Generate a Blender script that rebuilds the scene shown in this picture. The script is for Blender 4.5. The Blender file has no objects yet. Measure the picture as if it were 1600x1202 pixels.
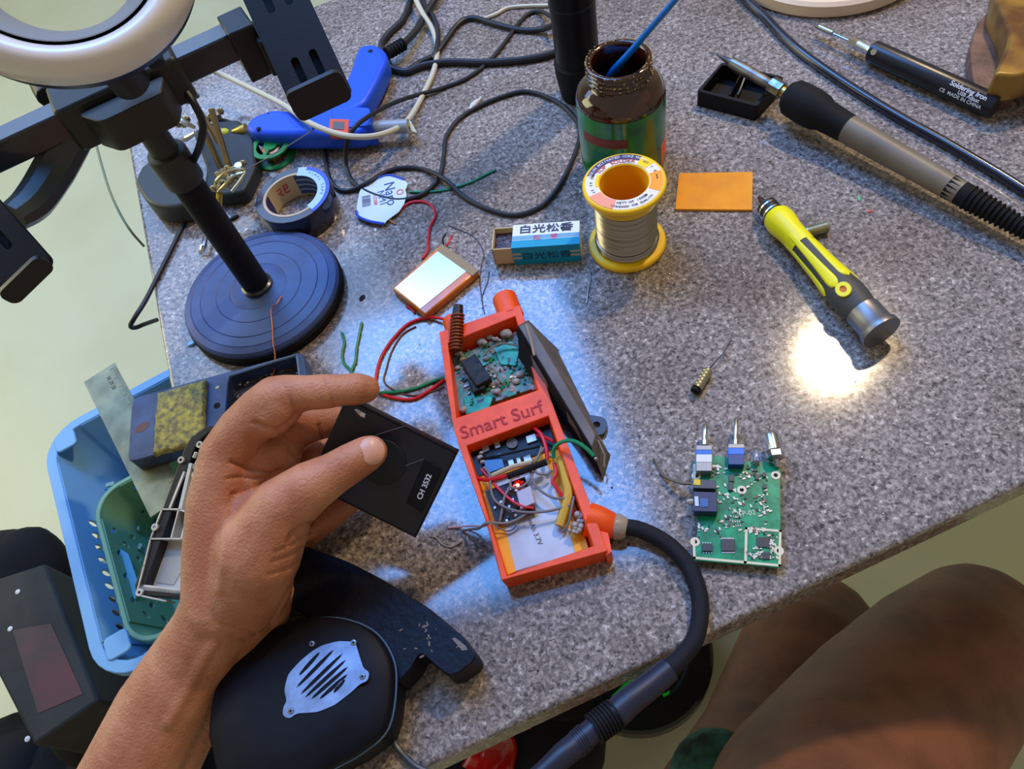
import bpy, bmesh, math, random
from mathutils import Vector, Matrix, noise
random.seed(7)
PI = math.pi
SC = bpy.context.scene
COL = SC.collection

# ---------------------------------------------------------------- camera
FPX, CAMH = 1201.0, 0.42            # focal length in pixels of a 1600 wide frame, height above the table top (z = 0)
_n = Vector((230, 759, FPX)).normalized()      # straight down, in camera axes (x right, y down, z forward)
_up = -_n
_Y = (Vector((0, 0, 1)) - _n * _n.z).normalized()
_X = _Y.cross(_up)
EYE = Vector((0, 0, CAMH))
def ray(px, py):
    r = Vector((px - 800, py - 601, FPX)) / FPX
    return Vector((r.dot(_X), r.dot(_Y), r.dot(_up)))
def P(px, py, h=0.0):               # point at height h above the table seen at that spot
    r = ray(px, py)
    return EYE + r * ((h - CAMH) / r.z)
def Q(px, py, D):                   # point at depth D from the lens
    return EYE + ray(px, py) * D
def proj(p):
    v = p - EYE
    c = _X * v.x + _Y * v.y + _up * v.z
    return 800 + FPX * c.x / c.z, 601 + FPX * c.y / c.z, c.z
cam = bpy.data.cameras.new('camera'); camo = bpy.data.objects.new('camera', cam); COL.objects.link(camo)
ax = Vector((_X.x, _Y.x, _up.x)), Vector((_X.y, _Y.y, _up.y)), Vector((_X.z, _Y.z, _up.z))
R3 = Matrix((( _X.x, -_X.y, -_X.z), (_Y.x, -_Y.y, -_Y.z), (_up.x, -_up.y, -_up.z)))
camo.matrix_world = Matrix.Translation(EYE) @ R3.to_4x4()
cam.sensor_width = 36; cam.lens = 36 * FPX / 1600; cam.clip_start = 0.01; cam.clip_end = 50
SC.camera = camo

# ---------------------------------------------------------------- world, lights, exposure
SC.view_settings.view_transform = 'Standard'; SC.view_settings.look = 'None'
SC.view_settings.gamma = 1; SC.view_settings.use_curve_mapping = False
SC.view_settings.exposure = 0.0
SC.cycles.caustics_reflective = False; SC.cycles.caustics_refractive = False
W = bpy.data.worlds.new('world'); SC.world = W; W.use_nodes = True
W.node_tree.nodes['Background'].inputs[0].default_value = (0.92, 0.82, 0.70, 1)
W.node_tree.nodes['Background'].inputs[1].default_value = 0.35

def area(name, loc, target, sx, sy, power, color, shape='RECTANGLE'):
    l = bpy.data.lights.new(name, 'AREA'); l.shape = shape; l.size = sx
    if shape == 'RECTANGLE': l.size_y = sy
    l.energy = power; l.color = color
    o = bpy.data.objects.new(name, l); COL.objects.link(o); o.location = loc
    o.rotation_euler = (Vector(target) - Vector(loc)).to_track_quat('-Z', 'Y').to_euler()
    return o
def mirror(px, py, z):              # where the ray that the table top mirrors at that spot reaches height z
    p = P(px, py); k = 1 + z / CAMH
    return Vector((p.x * k, p.y * k, z))
# daylight window high in the room, cool
_k = 1 + 1.7 / CAMH
_wx0, _wx1, _wy0, _wy1 = -.105 * _k, .052 * _k, .146 * _k, .366 * _k
wc = Vector(((_wx0 + _wx1) / 2, (_wy0 + _wy1) / 2, 1.7))
area('window_daylight', wc, (wc.x, wc.y, 0), _wx1 - _wx0, _wy1 - _wy0, 42, (0.10, 0.36, 1.0))
w2 = mirror(330, 490, 1.75)
area('wide_window_daylight', w2, (-.15, .45, 0), 1.35, 1.35, 22, (0.34, 0.56, 1.0))
# warm ceiling bulb
bc = mirror(1305, 552, 1.3)
area('warm_bulb', bc, (.1, .25, 0), .11, .11, 14, (1.0, 0.76, 0.46), 'DISK')
# added yellow-green fill light on the far left, gives an olive tint
area('added_left_fill', (-2.6, 1.8, 1.0), (-.4, .6, -.3), 1.4, 1.8, 36, (1.0, 0.95, 0.56))

# ---------------------------------------------------------------- helpers
def lin(c):
    return tuple(((v / 255 / 12.92) if v / 255 <= .04045 else ((v / 255 + .055) / 1.055) ** 2.4) for v in c)
MATS = {}
DULL = ('dark_navy_plastic', 'scuffed_navy_plastic', 'matte_black', 'black_rubber', 'black_cloth', 'dark_worn_carton', 'braided_black_sleeve', 'bag_black', 'satin_black_tube', 'black_foam', 'black_board', 'brown_black_board', 'glued_black_block')
def mat(name, c, rough=.5, metal=0, var=0.0, vs=60, bump=0.0, bs=400, emit=0, trans=0, sss=0, coat=0, c2=None, alpha=1, ior=1.45):
    if name in MATS: return MATS[name]
    m = bpy.data.materials.new(name); m.use_nodes = True; nt = m.node_tree; b = nt.nodes['Principled BSDF']
    col = (*lin(c), 1)
    b.inputs['Base Color'].default_value = col
    b.inputs['Roughness'].default_value = rough; b.inputs['Metallic'].default_value = metal
    b.inputs['IOR'].default_value = ior
    if trans: b.inputs['Transmission Weight'].default_value = trans
    if sss:
        b.inputs['Subsurface Weight'].default_value = sss
        b.inputs['Subsurface Radius'].default_value = (.6, .2, .1); b.inputs['Subsurface Scale'].default_value = .006
    if coat: b.inputs['Coat Weight'].default_value = coat; b.inputs['Coat Roughness'].default_value = .1
    if emit:
        b.inputs['Emission Color'].default_value = col; b.inputs['Emission Strength'].default_value = emit
    if alpha < 1: b.inputs['Alpha'].default_value = alpha
    geo = nt.nodes.new('ShaderNodeNewGeometry')
    tc = nt.nodes.new('ShaderNodeTexCoord')
    if var or c2:
        n = nt.nodes.new('ShaderNodeTexNoise'); n.inputs['Scale'].default_value = vs; n.inputs['Detail'].default_value = 4
        nt.links.new(tc.outputs['Object'], n.inputs['Vector'])
        r = nt.nodes.new('ShaderNodeValToRGB'); e = r.color_ramp.elements
        e[0].position = .36; e[1].position = .64
        d = c2 if c2 else tuple(v * (1 - var) for v in c)
        e[0].color = (*lin(d), 1); e[1].color = (*lin(tuple(min(255, v * (1 + var * .4)) for v in c)), 1)
        nt.links.new(n.outputs['Fac'], r.inputs[0]); nt.links.new(r.outputs[0], b.inputs['Base Color'])
        if emit: nt.links.new(r.outputs[0], b.inputs['Emission Color'])
    if bump:
        n2 = nt.nodes.new('ShaderNodeTexNoise'); n2.inputs['Scale'].default_value = bs; n2.inputs['Detail'].default_value = 5
        nt.links.new(tc.outputs['Object'], n2.inputs['Vector'])
        bp = nt.nodes.new('ShaderNodeBump'); bp.inputs['Strength'].default_value = bump; bp.inputs['Distance'].default_value = .001
        nt.links.new(n2.outputs['Fac'], bp.inputs['Height']); nt.links.new(bp.outputs[0], b.inputs['Normal'])
    if name in DULL: b.inputs['Specular IOR Level'].default_value = .22
    MATS[name] = m
    return m

def crom(pts, n=6):
    pts = [Vector(p) for p in pts]
    if len(pts) < 3 or n < 2: return pts
    q = [pts[0] * 2 - pts[1]] + pts + [pts[-1] * 2 - pts[-2]]
    out = []
    for i in range(1, len(q) - 2):
        a, b, c, d = q[i - 1], q[i], q[i + 1], q[i + 2]
        for k in range(n):
            t = k / n
            out.append(.5 * ((2 * b) + (c - a) * t + (2 * a - 5 * b + 4 * c - d) * t * t + (3 * b - a - 3 * c + d) * t ** 3))
    out.append(pts[-1]); return out
def V2(p): return Vector((p[0], p[1], 0))
def rrect(x0, y0, x1, y1, r, n=4):
    o = []
    for cx, cy, a in ((x1 - r, y0 + r, -90), (x1 - r, y1 - r, 0), (x0 + r, y1 - r, 90), (x0 + r, y0 + r, 180)):
        for k in range(n + 1):
            t = math.radians(a + 90 * k / n); o.append((cx + r * math.cos(t), cy + r * math.sin(t)))
    return o
def circ(x, y, r, n=16, ry=None, rot=0):
    ry = r if ry is None else ry; o = []
    for k in range(n):
        a = 2 * PI * k / n; u, v = r * math.cos(a), ry * math.sin(a)
        o.append((x + u * math.cos(rot) - v * math.sin(rot), y + u * math.sin(rot) + v * math.cos(rot)))
    return o
def roundpoly(pts, r, n=3):         # 2D corners rounded
    o = []; N = len(pts)
    for i in range(N):
        p, a, b = V2(pts[i]), V2(pts[i - 1]), V2(pts[(i + 1) % N])
        da, db = (a - p), (b - p); ra = min(r, da.length * .45, db.length * .45)
        s, e = p + da.normalized() * ra, p + db.normalized() * ra
        for k in range(n + 1):
            t = k / n; q = s * (1 - t) ** 2 + p * 2 * t * (1 - t) + e * t * t; o.append((q.x, q.y))
    return o
def WP(pts, h=0):                   # picked outline on the level h -> 2D table coordinates
    return [tuple(P(x, y, h)[:2]) for x, y in pts]

I4 = Matrix.Identity(4)
class MB:
    def __init__(s): s.v = []; s.f = []; s.m = []; s.mi = 0
    def add(s, vs, fs, M=I4):
        k = len(s.v); s.v += [M @ Vector(v) for v in vs]
        for f in fs: s.f.append([i + k for i in f]); s.m.append(s.mi)
        return s
    def box(s, x0, y0, z0, x1, y1, z1, M=I4):
        return s.add([(x0, y0, z0), (x1, y0, z0), (x1, y1, z0), (x0, y1, z0), (x0, y0, z1), (x1, y0, z1), (x1, y1, z1), (x0, y1, z1)],
                     [(0, 3, 2, 1), (4, 5, 6, 7), (0, 1, 5, 4), (1, 2, 6, 5), (2, 3, 7, 6), (3, 0, 4, 7)], M)
    def prism(s, poly, z0, z1, M=I4, top=None):
        n = len(poly); t = top or poly
        a = sum(poly[i - 1][0] * poly[i][1] - poly[i][0] * poly[i - 1][1] for i in range(n))
        if a < 0: poly = poly[::-1]; t = t[::-1]
        return s.add([(x, y, z0) for x, y in poly] + [(x, y, z1) for x, y in t],
                     [list(range(n))[::-1], list(range(n, 2 * n))] + [(i, (i + 1) % n, n + (i + 1) % n, n + i) for i in range(n)], M)
    def plate(s, outer, holes, z0, z1, M=I4):      # flat plate with holes
        bm = bmesh.new(); loops = [outer] + list(holes); ed = []
        for lp in loops:
            vs = [bm.verts.new((x, y, 0)) for x, y in lp]
            ed += [bm.edges.new((vs[i - 1], vs[i])) for i in range(len(vs))]
        bmesh.ops.triangle_fill(bm, use_beauty=True, edges=ed, normal=(0, 0, 1))
        bm.verts.index_update(); vs = [v.co.copy() for v in bm.verts]
        fs = [[v.index for v in f.verts] for f in bm.faces]
        fs = [f if (vs[f[1]] - vs[f[0]]).cross(vs[f[2]] - vs[f[0]]).z > 0 else f[::-1] for f in fs]
        n = len(vs); bm.free()
        allf = [[i + n for i in f] for f in fs] + [f[::-1] for f in fs]; k = 0
        for j, lp in enumerate(loops):
            N = len(lp); a = sum(lp[i - 1][0] * lp[i][1] - lp[i][0] * lp[i - 1][1] for i in range(N))
            for i in range(N):
                a0, b0 = k + i, k + (i + 1) % N
                q = (a0, b0, b0 + n, a0 + n)
                if (a < 0) != (j > 0): q = q[::-1]
                allf.append(q)
            k += N
        return s.add([(v.x, v.y, z0) for v in vs] + [(v.x, v.y, z1) for v in vs], allf, M)
    def lathe(s, prof, M=I4, n=32, caps=True):
        vs = []; fs = []; L = len(prof)
        for r, z in prof:
            for k in range(n): vs.append((r * math.cos(2 * PI * k / n), r * math.sin(2 * PI * k / n), z))
        for i in range(L - 1):
            for k in range(n):
                fs.append((i * n + k, i * n + (k + 1) % n, (i + 1) * n + (k + 1) % n, (i + 1) * n + k))
        if caps: fs += [list(range(n))[::-1], [(L - 1) * n + k for k in range(n)]]
        return s.add(vs, fs, M)
    def tube(s, pts, r, n=8, smooth=5):
        pts = crom(pts, smooth) if smooth > 1 else [Vector(p) for p in pts]
        N = len(pts); rs = r if isinstance(r, (list, tuple)) else None
        T = (pts[1] - pts[0]).normalized(); U = T.orthogonal().normalized(); vs = []
        for i, p in enumerate(pts):
            t = (pts[min(i + 1, N - 1)] - pts[max(i - 1, 0)]).normalized()
            U = (U - t * U.dot(t)).normalized(); B = t.cross(U)
            if rs:
                x = i / (N - 1) * (len(rs) - 1); j = min(int(x), len(rs) - 2); rr = rs[j] * (1 - x + j) + rs[j + 1] * (x - j)
            else: rr = r
            vs += [p + (U * math.cos(2 * PI * k / n) + B * math.sin(2 * PI * k / n)) * rr for k in range(n)]
        fs = [(i * n + k, i * n + (k + 1) % n, (i + 1) * n + (k + 1) % n, (i + 1) * n + k) for i in range(N - 1) for k in range(n)]
        fs += [list(range(n))[::-1], [(N - 1) * n + k for k in range(n)]]
        return s.add(vs, fs)
    def ell(s, c, rx, ry=None, rz=None, M=I4, n=12, m=8):
        ry = ry or rx; rz = rz or rx; vs = [(c[0], c[1], c[2] - rz)]; fs = []
        for i in range(1, m):
            a = PI * i / m - PI / 2
            vs += [(c[0] + rx * math.cos(a) * math.cos(2 * PI * k / n), c[1] + ry * math.cos(a) * math.sin(2 * PI * k / n), c[2] + rz * math.sin(a)) for k in range(n)]
        vs.append((c[0], c[1], c[2] + rz)); t = len(vs) - 1
        fs += [(0, 1 + (k + 1) % n, 1 + k) for k in range(n)]
        for i in range(m - 2):
            fs += [(1 + i * n + k, 1 + i * n + (k + 1) % n, 1 + (i + 1) * n + (k + 1) % n, 1 + (i + 1) * n + k) for k in range(n)]
        fs += [(1 + (m - 2) * n + k, 1 + (m - 2) * n + (k + 1) % n, t) for k in range(n)]
        return s.add(vs, fs, M)
    def cyl(s, a, b, r, n=16, r2=None):
        a, b = Vector(a), Vector(b); M = AX(a, b)
        return s.lathe([(r, 0), (r if r2 is None else r2, (b - a).length)], M, n)

def AX(a, b, side=None):            # frame at a with its z axis towards b
    z = (Vector(b) - Vector(a)).normalized()
    s = Vector(side) if side else (Vector((0, 0, 1)) if abs(z.z) < .9 else Vector((0, 1, 0)))
    x = s.cross(z).normalized(); y = z.cross(x)
    return Matrix.Translation(a) @ Matrix((x, y, z)).transposed().to_4x4()
def FR(o, xp, up=(0, 0, 1)):        # frame at o, x axis towards xp, z near up
    o = Vector(o); x = (Vector(xp) - o).normalized(); z = Vector(up); z = (z - x * z.dot(x)).normalized(); y = z.cross(x)
    return Matrix.Translation(o) @ Matrix((x, y, z)).transposed().to_4x4()
ROOT = {}
def root_of(p):
    return ROOT.get(p.name, Vector((0, 0, 0))) if p else Vector((0, 0, 0))
def link(name, me, parent, loc=None):
    o = bpy.data.objects.new(name, me); COL.objects.link(o)
    if parent: o.parent = parent; ROOT[o.name] = root_of(parent)
    return o
def obj(name, mb, m, parent=None, smooth=35, bev=0, seg=2, label=None, origin=None, kind=None):
    me = bpy.data.meshes.new(name)
    r = root_of(parent) if parent else (origin if origin is not None else sum(mb.v, Vector()) / len(mb.v))
    me.from_pydata([tuple(v - r) for v in mb.v], [], mb.f)
    for k in (m if isinstance(m, (list, tuple)) else [m]): me.materials.append(k)
    me.polygons.foreach_set('material_index', mb.m)
    if smooth:
        me.polygons.foreach_set('use_smooth', [True] * len(me.polygons)); me.set_sharp_from_angle(angle=math.radians(smooth))
    me.update(); me.validate()
    o = bpy.data.objects.new(name, me); COL.objects.link(o)
    if parent: o.parent = parent
    else: o.location = r
    ROOT[o.name] = r
    if bev:
        b = o.modifiers.new('bevel', 'BEVEL'); b.width = bev; b.segments = seg; b.limit_method = 'ANGLE'; b.angle_limit = math.radians(40)
        b.harden_normals = False
    if label: o['label'] = label
    if kind: o['kind'] = kind
    return o
def thing(name, label, cat, loc, group=None):
    o = bpy.data.objects.new(name, None); COL.objects.link(o); o.empty_display_size = .01
    o.location = loc; o['label'] = label; o['category'] = cat
    if group: o['group'] = group
    ROOT[o.name] = Vector(loc); return o
def tag(o, label, cat, group=None):
    o['label'] = label; o['category'] = cat
    if group: o['group'] = group
    return o
def text(s, size, M, m, parent, name='lettering', ext=.0001, align='CENTER', bold=0, shear=0):
    c = bpy.data.curves.new('t', 'FONT'); c.body = s; c.size = size; c.extrude = ext; c.align_x = align; c.align_y = 'CENTER'
    c.resolution_u = 3; c.offset = bold; c.shear = shear
    t = bpy.data.objects.new('t', c); COL.objects.link(t)
    bpy.context.view_layer.update()
    me = bpy.data.meshes.new_from_object(t.evaluated_get(bpy.context.evaluated_depsgraph_get()))
    bpy.data.objects.remove(t); bpy.data.curves.remove(c)
    me.transform(Matrix.Translation(-root_of(parent)) @ M); me.name = name
    me.materials.clear(); me.materials.append(m)
    return link(name, me, parent)
def wire(name, label, cat, m, r, pts, group=None, n=8, h=None, sm=5):
    pp = [P(p[0], p[1], (p[2] / 1000 if len(p) > 2 else (r if h is None else h))) for p in pts]
    mb = MB(); mb.tube(pp, r, n, sm)
    return tag(obj(name, mb, m), label, cat, group)
def struct(name, mb, m, **k):
    o = obj(name, mb, m, origin=Vector((0, 0, 0)), **k); o['kind'] = 'structure'; return o

# ---------------------------------------------------------------- materials
black = mat('black_plastic', (26, 26, 30), .42, bump=.05)
matte = mat('matte_black', (22, 22, 26), .6, bump=.1, bs=900)
rubber = mat('black_rubber', (24, 24, 26), .7)
cableblk = mat('black_cable', (30, 31, 36), .45)
chrome = mat('bright_steel', (200, 200, 205), .22, 1)
steel = mat('worn_steel', (150, 150, 150), .35, 1, var=.2, vs=200)
tin = mat('solder_tin', (176, 176, 180), .3, 1)
brass = mat('brass', (190, 165, 95), .3, 1)
copper = mat('copper', (190, 110, 75), .4, 1)
white = mat('white_plastic', (215, 213, 203), .45)
redw = mat('red_insulation', (205, 25, 40), .4)
greenw = mat('green_insulation', (0, 130, 85), .4)
greyw = mat('grey_insulation', (120, 112, 112), .5)
orangep = mat('orange_filament', (255, 82, 12), .42, var=.08, vs=90, bump=.25, bs=1500)
glue = mat('clear_hot_glue', (196, 188, 180), .12, trans=.35, bump=.8, bs=500)
# ================================================================ setting
def granite():
    m = bpy.data.materials.new('grey_granite'); m.use_nodes = True; nt = m.node_tree; b = nt.nodes['Principled BSDF']
    N = lambda t: nt.nodes.new(t); L = nt.links.new
    tc = N('ShaderNodeTexCoord')
    w = N('ShaderNodeTexNoise'); w.inputs['Scale'].default_value = 320; w.inputs['Detail'].default_value = 2; L(tc.outputs['Object'], w.inputs['Vector'])
    mx = N('ShaderNodeMixRGB'); mx.blend_type = 'ADD'; mx.inputs[0].default_value = .0035
    L(tc.outputs['Object'], mx.inputs[1]); L(w.outputs['Color'], mx.inputs[2])
    v = N('ShaderNodeTexVoronoi'); v.inputs['Scale'].default_value = 640; L(mx.outputs[0], v.inputs['Vector'])
    sep = N('ShaderNodeSeparateColor'); L(v.outputs['Color'], sep.inputs[0])
    r = N('ShaderNodeValToRGB'); e = r.color_ramp.elements; r.color_ramp.interpolation = 'LINEAR'
    e[0].position = 0; e[0].color = (*lin((70, 66, 64)), 1); e[1].position = 1; e[1].color = (*lin((224, 216, 206)), 1)
    for p, c in ((.12, (100, 95, 92)), (.45, (134, 126, 122)), (.6, (158, 144, 136)), (.85, (176, 169, 162))):
        x = e.new(p); x.color = (*lin(c), 1)
    n = N('ShaderNodeTexNoise'); n.inputs['Scale'].default_value = 280; n.inputs['Detail'].default_value = 6; n.inputs['Roughness'].default_value = .7
    L(tc.outputs['Object'], n.inputs['Vector'])
    ma = N('ShaderNodeMath'); ma.operation = 'MULTIPLY_ADD'; ma.inputs[1].default_value = 2.2; L(n.outputs['Fac'], ma.inputs[0]); ma.inputs[2].default_value = -.95
    mb_ = N('ShaderNodeMath'); mb_.operation = 'MULTIPLY_ADD'; mb_.inputs[1].default_value = .6; L(sep.outputs[0], mb_.inputs[0]); L(ma.outputs[0], mb_.inputs[2])
    L(mb_.outputs[0], r.inputs[0])
    # soot and flux stains
    s = N('ShaderNodeTexNoise'); s.inputs['Scale'].default_value = 11; s.inputs['Detail'].default_value = 5; L(tc.outputs['Object'], s.inputs['Vector'])
    sr = N('ShaderNodeValToRGB'); sr.color_ramp.elements[0].position = .33; sr.color_ramp.elements[1].position = .56
    sr.color_ramp.elements[0].color = (.68, .63, .60, 1); sr.color_ramp.elements[1].color = (1, 1, 1, 1); L(s.outputs['Fac'], sr.inputs[0])
    mu = N('ShaderNodeMixRGB'); mu.blend_type = 'MULTIPLY'; mu.inputs[0].default_value = 1; L(r.outputs[0], mu.inputs[1]); L(sr.outputs[0], mu.inputs[2])
    L(mu.outputs[0], b.inputs['Base Color'])
    rr = N('ShaderNodeMapRange'); rr.inputs['To Min'].default_value = .055; rr.inputs['To Max'].default_value = .15; L(n.outputs['Fac'], rr.inputs['Value'])
    L(rr.outputs[0], b.inputs['Roughness'])
    bp = N('ShaderNodeBump'); bp.inputs['Strength'].default_value = .05; bp.inputs['Distance'].default_value = .0004
    L(n.outputs['Fac'], bp.inputs['Height']); L(bp.outputs[0], b.inputs['Normal'])
    b.inputs['IOR'].default_value = 1.6
    return m
gran = granite()
flr = mat('pale_floor', (205, 206, 172), .35, var=.06, vs=2.5, c2=(198, 196, 156))
mb = MB(); mb.box(-4, -3, -.80, 4, 5, -.75); struct('floor', mb, flr, smooth=0)
wallm = mat('cream_wall', (205, 200, 175), .8)
mb = MB(); mb.box(-3.1, 3.6, -.75, 3.1, 3.7, 2.3); struct('wall_back', mb, wallm, smooth=0)
mb = MB(); mb.box(-3.2, -2, -.75, -3.1, 3.7, 2.3); struct('wall_left', mb, wallm, smooth=0)
mb = MB(); mb.box(3.1, -2, -.75, 3.2, 3.7, 2.3); struct('wall_right', mb, wallm, smooth=0)

# table: slab edges follow the photographed edges
ang = math.radians(8.0); ex = Vector((math.cos(ang), math.sin(ang), 0)); ey = Vector((-math.sin(ang), math.cos(ang), 0))
c0 = P(183, 128); fl = P(760, 1155)
ly = (fl - c0).dot(ey)
TB = Matrix.Translation(c0) @ Matrix((ex, ey, Vector((0, 0, 1)))).transposed().to_4x4()
t = thing('granite_table', 'grey speckled granite table top carrying all the tools', 'table', (c0.x + .3, c0.y - .4, -.75))
mb = MB(); mb.box(0, ly, -.026, 1.35, 0, 0, TB); obj('tabletop', mb, gran, t, bev=.003, seg=3)
mb = MB()
mb.box(.05, -.06, -.06, 1.3, -.04, -.026, TB); mb.box(.05, ly + .12, -.06, 1.3, ly + .14, -.026, TB)
obj('apron', mb, mat('dark_wood', (70, 52, 40), .6), t)
for x, y in ((.06, -.09), (1.25, -.09), (1.25, ly + .12)):
    mb = MB(); mb.box(x, y, -.75, x + .045, y + .045, -.026, TB); obj('leg', mb, MATS['dark_wood'], t, bev=.003)

# ================================================================ ring light stand with two phone clamps
tinted_black = mat('black_metal_window_tint', (60, 80, 126), .45, var=.12, vs=40)  # black base; the window's blue reflection is put into its colour
satin = mat('satin_black_bar', (40, 42, 50), .3, coat=.5)
bc_ = P(418, 478, 0); top_h = .19
pb = P(405, 450, .014); pt = Vector((pb.x, pb.y, top_h)); pbb = Vector((pb.x, pb.y, 0))
t = thing('ring_light_stand', 'black ring light stand with round weighted base, pole and two phone clamps', 'lamp', pbb)
S = Matrix.Translation(pbb)
mb = MB(); mb.lathe([(.0, 0), (.060, 0), (.0605, .002), (.0605, .0065), (.059, .0075)], S, 72, False); obj('rubber_foot', mb, rubber, t)
prof = [(.0585, .0072), (.0595, .008), (.0595, .0105), (.058, .0125), (.0535, .0138), (.0530, .0134), (.0525, .0139), (.0455, .0146), (.0450, .0142), (.0445, .0147),
        (.033, .0154), (.0326, .0151), (.0322, .0155), (.022, .016), (.0217, .0158), (.0213, .016), (0.0105, .0165), (0, .0165)]
mb = MB(); mb.lathe(prof, S, 72, False); obj('base', mb, tinted_black, t, label='round weighted base plate with concentric grooves')
mb = MB(); mb.lathe([(.0115, .0165), (.0115, .019), (.0098, .020), (.0098, .022)], S, 32, False); obj('collar', mb, satin, t)
mb = MB(); mb.lathe([(.0098, .018), (.0098, .128), (.0098, .130)], S, 32); obj('pole', mb, matte, t)
mb = MB(); mb.lathe([(.0118, .120), (.0122, .122), (.0122, .141), (.0115, .143), (.0085, .144), (.0075, .175)], S, 32); obj('pole_clamp', mb, mat('grey_black_plastic', (48, 49, 47), .5), t)
# cross bar
bl, br = P(-60, 262, .185), P(390, 52, .185)
B = FR(bl, br); LB = (br - bl).length
mb = MB(); mb.box(-.05, -.0075, -.008, LB, .0075, .008, B); obj('cross_bar', mb, satin, t, bev=.0012)
bx = (pt - bl).dot((br - bl).normalized())
gbp = mat('dark_block_plastic', (40, 40, 38), .45, bump=.05)
mb = MB(); mb.prism(rrect(bx - .036, -.014, bx + .034, .016, .004), -.014, .0125, B); obj('clamp_block', mb, gbp, t, bev=.002)
mb = MB(); mb.prism(roundpoly([(bx - .026, -.016), (bx + .024, -.016), (bx + .018, -.032), (bx - .016, -.032)], .004), -.012, .008, B); obj('bracket', mb, gbp, t, bev=.0015)
mb = MB(); mb.cyl(B @ Vector((bx - .038, .02, .004)), B @ Vector((bx - .038, .034, .004)), .006, 12, .0075); obj('knob', mb, gbp, t, bev=.0006)
# phone clamps: a slotted back plate with a folded lip, hanging at each end of the bar
def clamp(tl, tr, brr, bll, lip, slots, nm):
    a, b, c, d = tl, tr, brr, bll
    X = (b - a).normalized(); Yv = ((d - a) - X * (d - a).dot(X)); H_ = Yv.length; Yv.normalize(); Z = X.cross(Yv); Wd = (b - a).length
    if Z.dot(EYE - a) < 0: Z = -Z
    M = Matrix.Translation(a) @ Matrix((X, Yv, Z)).transposed().to_4x4()
    hl = [rrect(Wd * u - .0022, H_ * v - .008, Wd * u + .0022, H_ * v + .008, .002) for u, v in slots]
    mb = MB(); mb.plate(rrect(0, 0, Wd, H_, .004), hl, -.003, 0, M); o = obj(nm, mb, matte, t)
    mb = MB(); mb.prism(rrect(.003, .003, Wd - .003, H_ - .003, .003), -.0055, -.003, M); obj('inner_plate', mb, rubber, o)
    mb = MB(); mb.prism(rrect(.001, -.003, Wd - .001, lip, .004), -.0015, .0015, M @ Matrix.Translation((0, H_, 0)) @ Matrix.Rotation(math.radians(115), 4, 'X') ); obj('lip', mb, black, o)
    mb = MB()
    for u, v in ((.3, .8), (.7, .8)): mb.prism(rrect(Wd * u - .004, H_ * v - .012, Wd * u + .004, H_ * v + .004, .003), -.008, -.003, M)
    obj('rubber_pad', mb, rubber, o)
    return o
clamp(Q(368, -26, .425), Q(454, -66, .425), Q(535, 146, .415), Q(455, 188, .415), .016, ((.36, .2), (.68, .2), (.36, .72), (.68, .72)), 'phone_clamp')
clamp(Q(-126, 312, .40), Q(-60, 248, .40), Q(87, 404, .39), Q(22, 466, .39), .008, ((.3, .55), (.62, .62)), 'phone_clamp')
mb = MB(); mb.box(LB - .012, -.013, -.02, LB + .003, .010, .011, B); mb.box(LB + .0, -.02, -.018, LB + .008, .004, .004, B); obj('bar_end', mb, black, t, bev=.001)
mb = MB(); mb.tube([Q(120, 205, .43), Q(85, 265, .43), Q(52, 315, .42), Q(20, 340, .41)], [.010, .011, .010, .008], 10); obj('strap', mb, mat('grey_strap', (56, 62, 60), .3), t)
# the ring itself
rc = Q(72, -92, .345); nrm = (EYE - rc).normalized() * .8 + Vector((-.05, .25, .35)); nrm.normalize()
RM = AX(rc, rc + nrm)
diff = mat('white_diffuser', (232, 226, 220), .3, sss=.3, coat=.6)
ring = []
mb = MB(); R0 = .0640
mb.lathe([(R0 * (.865 + .13 * math.cos(a_ * PI / 14)), -.004 + .014 * math.sin(a_ * PI / 14)) for a_ in range(14, -1, -1)], RM, 96, False); obj('diffuser', mb, diff, t)
mb = MB(); mb.lathe([(R0 * .97, -.006), (R0 * .97, -.008), (R0 * .97, -.012), (R0 * .93, -.016), (R0 * .56, -.018), (R0 * .54, -.014), (R0 * .545, -.012)], RM, 96, False); obj('lamp_housing', mb, black, t)
mb = MB(); mb.lathe([(R0 * .738, .0045), (R0 * .728, .0045), (R0 * .56, -.010), (R0 * .545, -.012)], RM, 96, False); obj('inner_ring', mb, mat('grey_inner_ring', (140, 144, 146), .4), t)
mb = MB(); mb.cyl(Q(205, 130, .40), Q(180, 100, .385), .010, 16); mb.cyl(Q(245, 100, .40), Q(240, 88, .40), .0045, 10); obj('ring_mount', mb, gbp, t)
# its cable
mb = MB(); mb.tube([Q(283, 130, .43), Q(305, 165, .43), Q(317, 195, .44), Q(313, 225, .45), Q(302, 252, .47)], .0022, 10); obj('lamp_cable', mb, cableblk, t)

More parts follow.
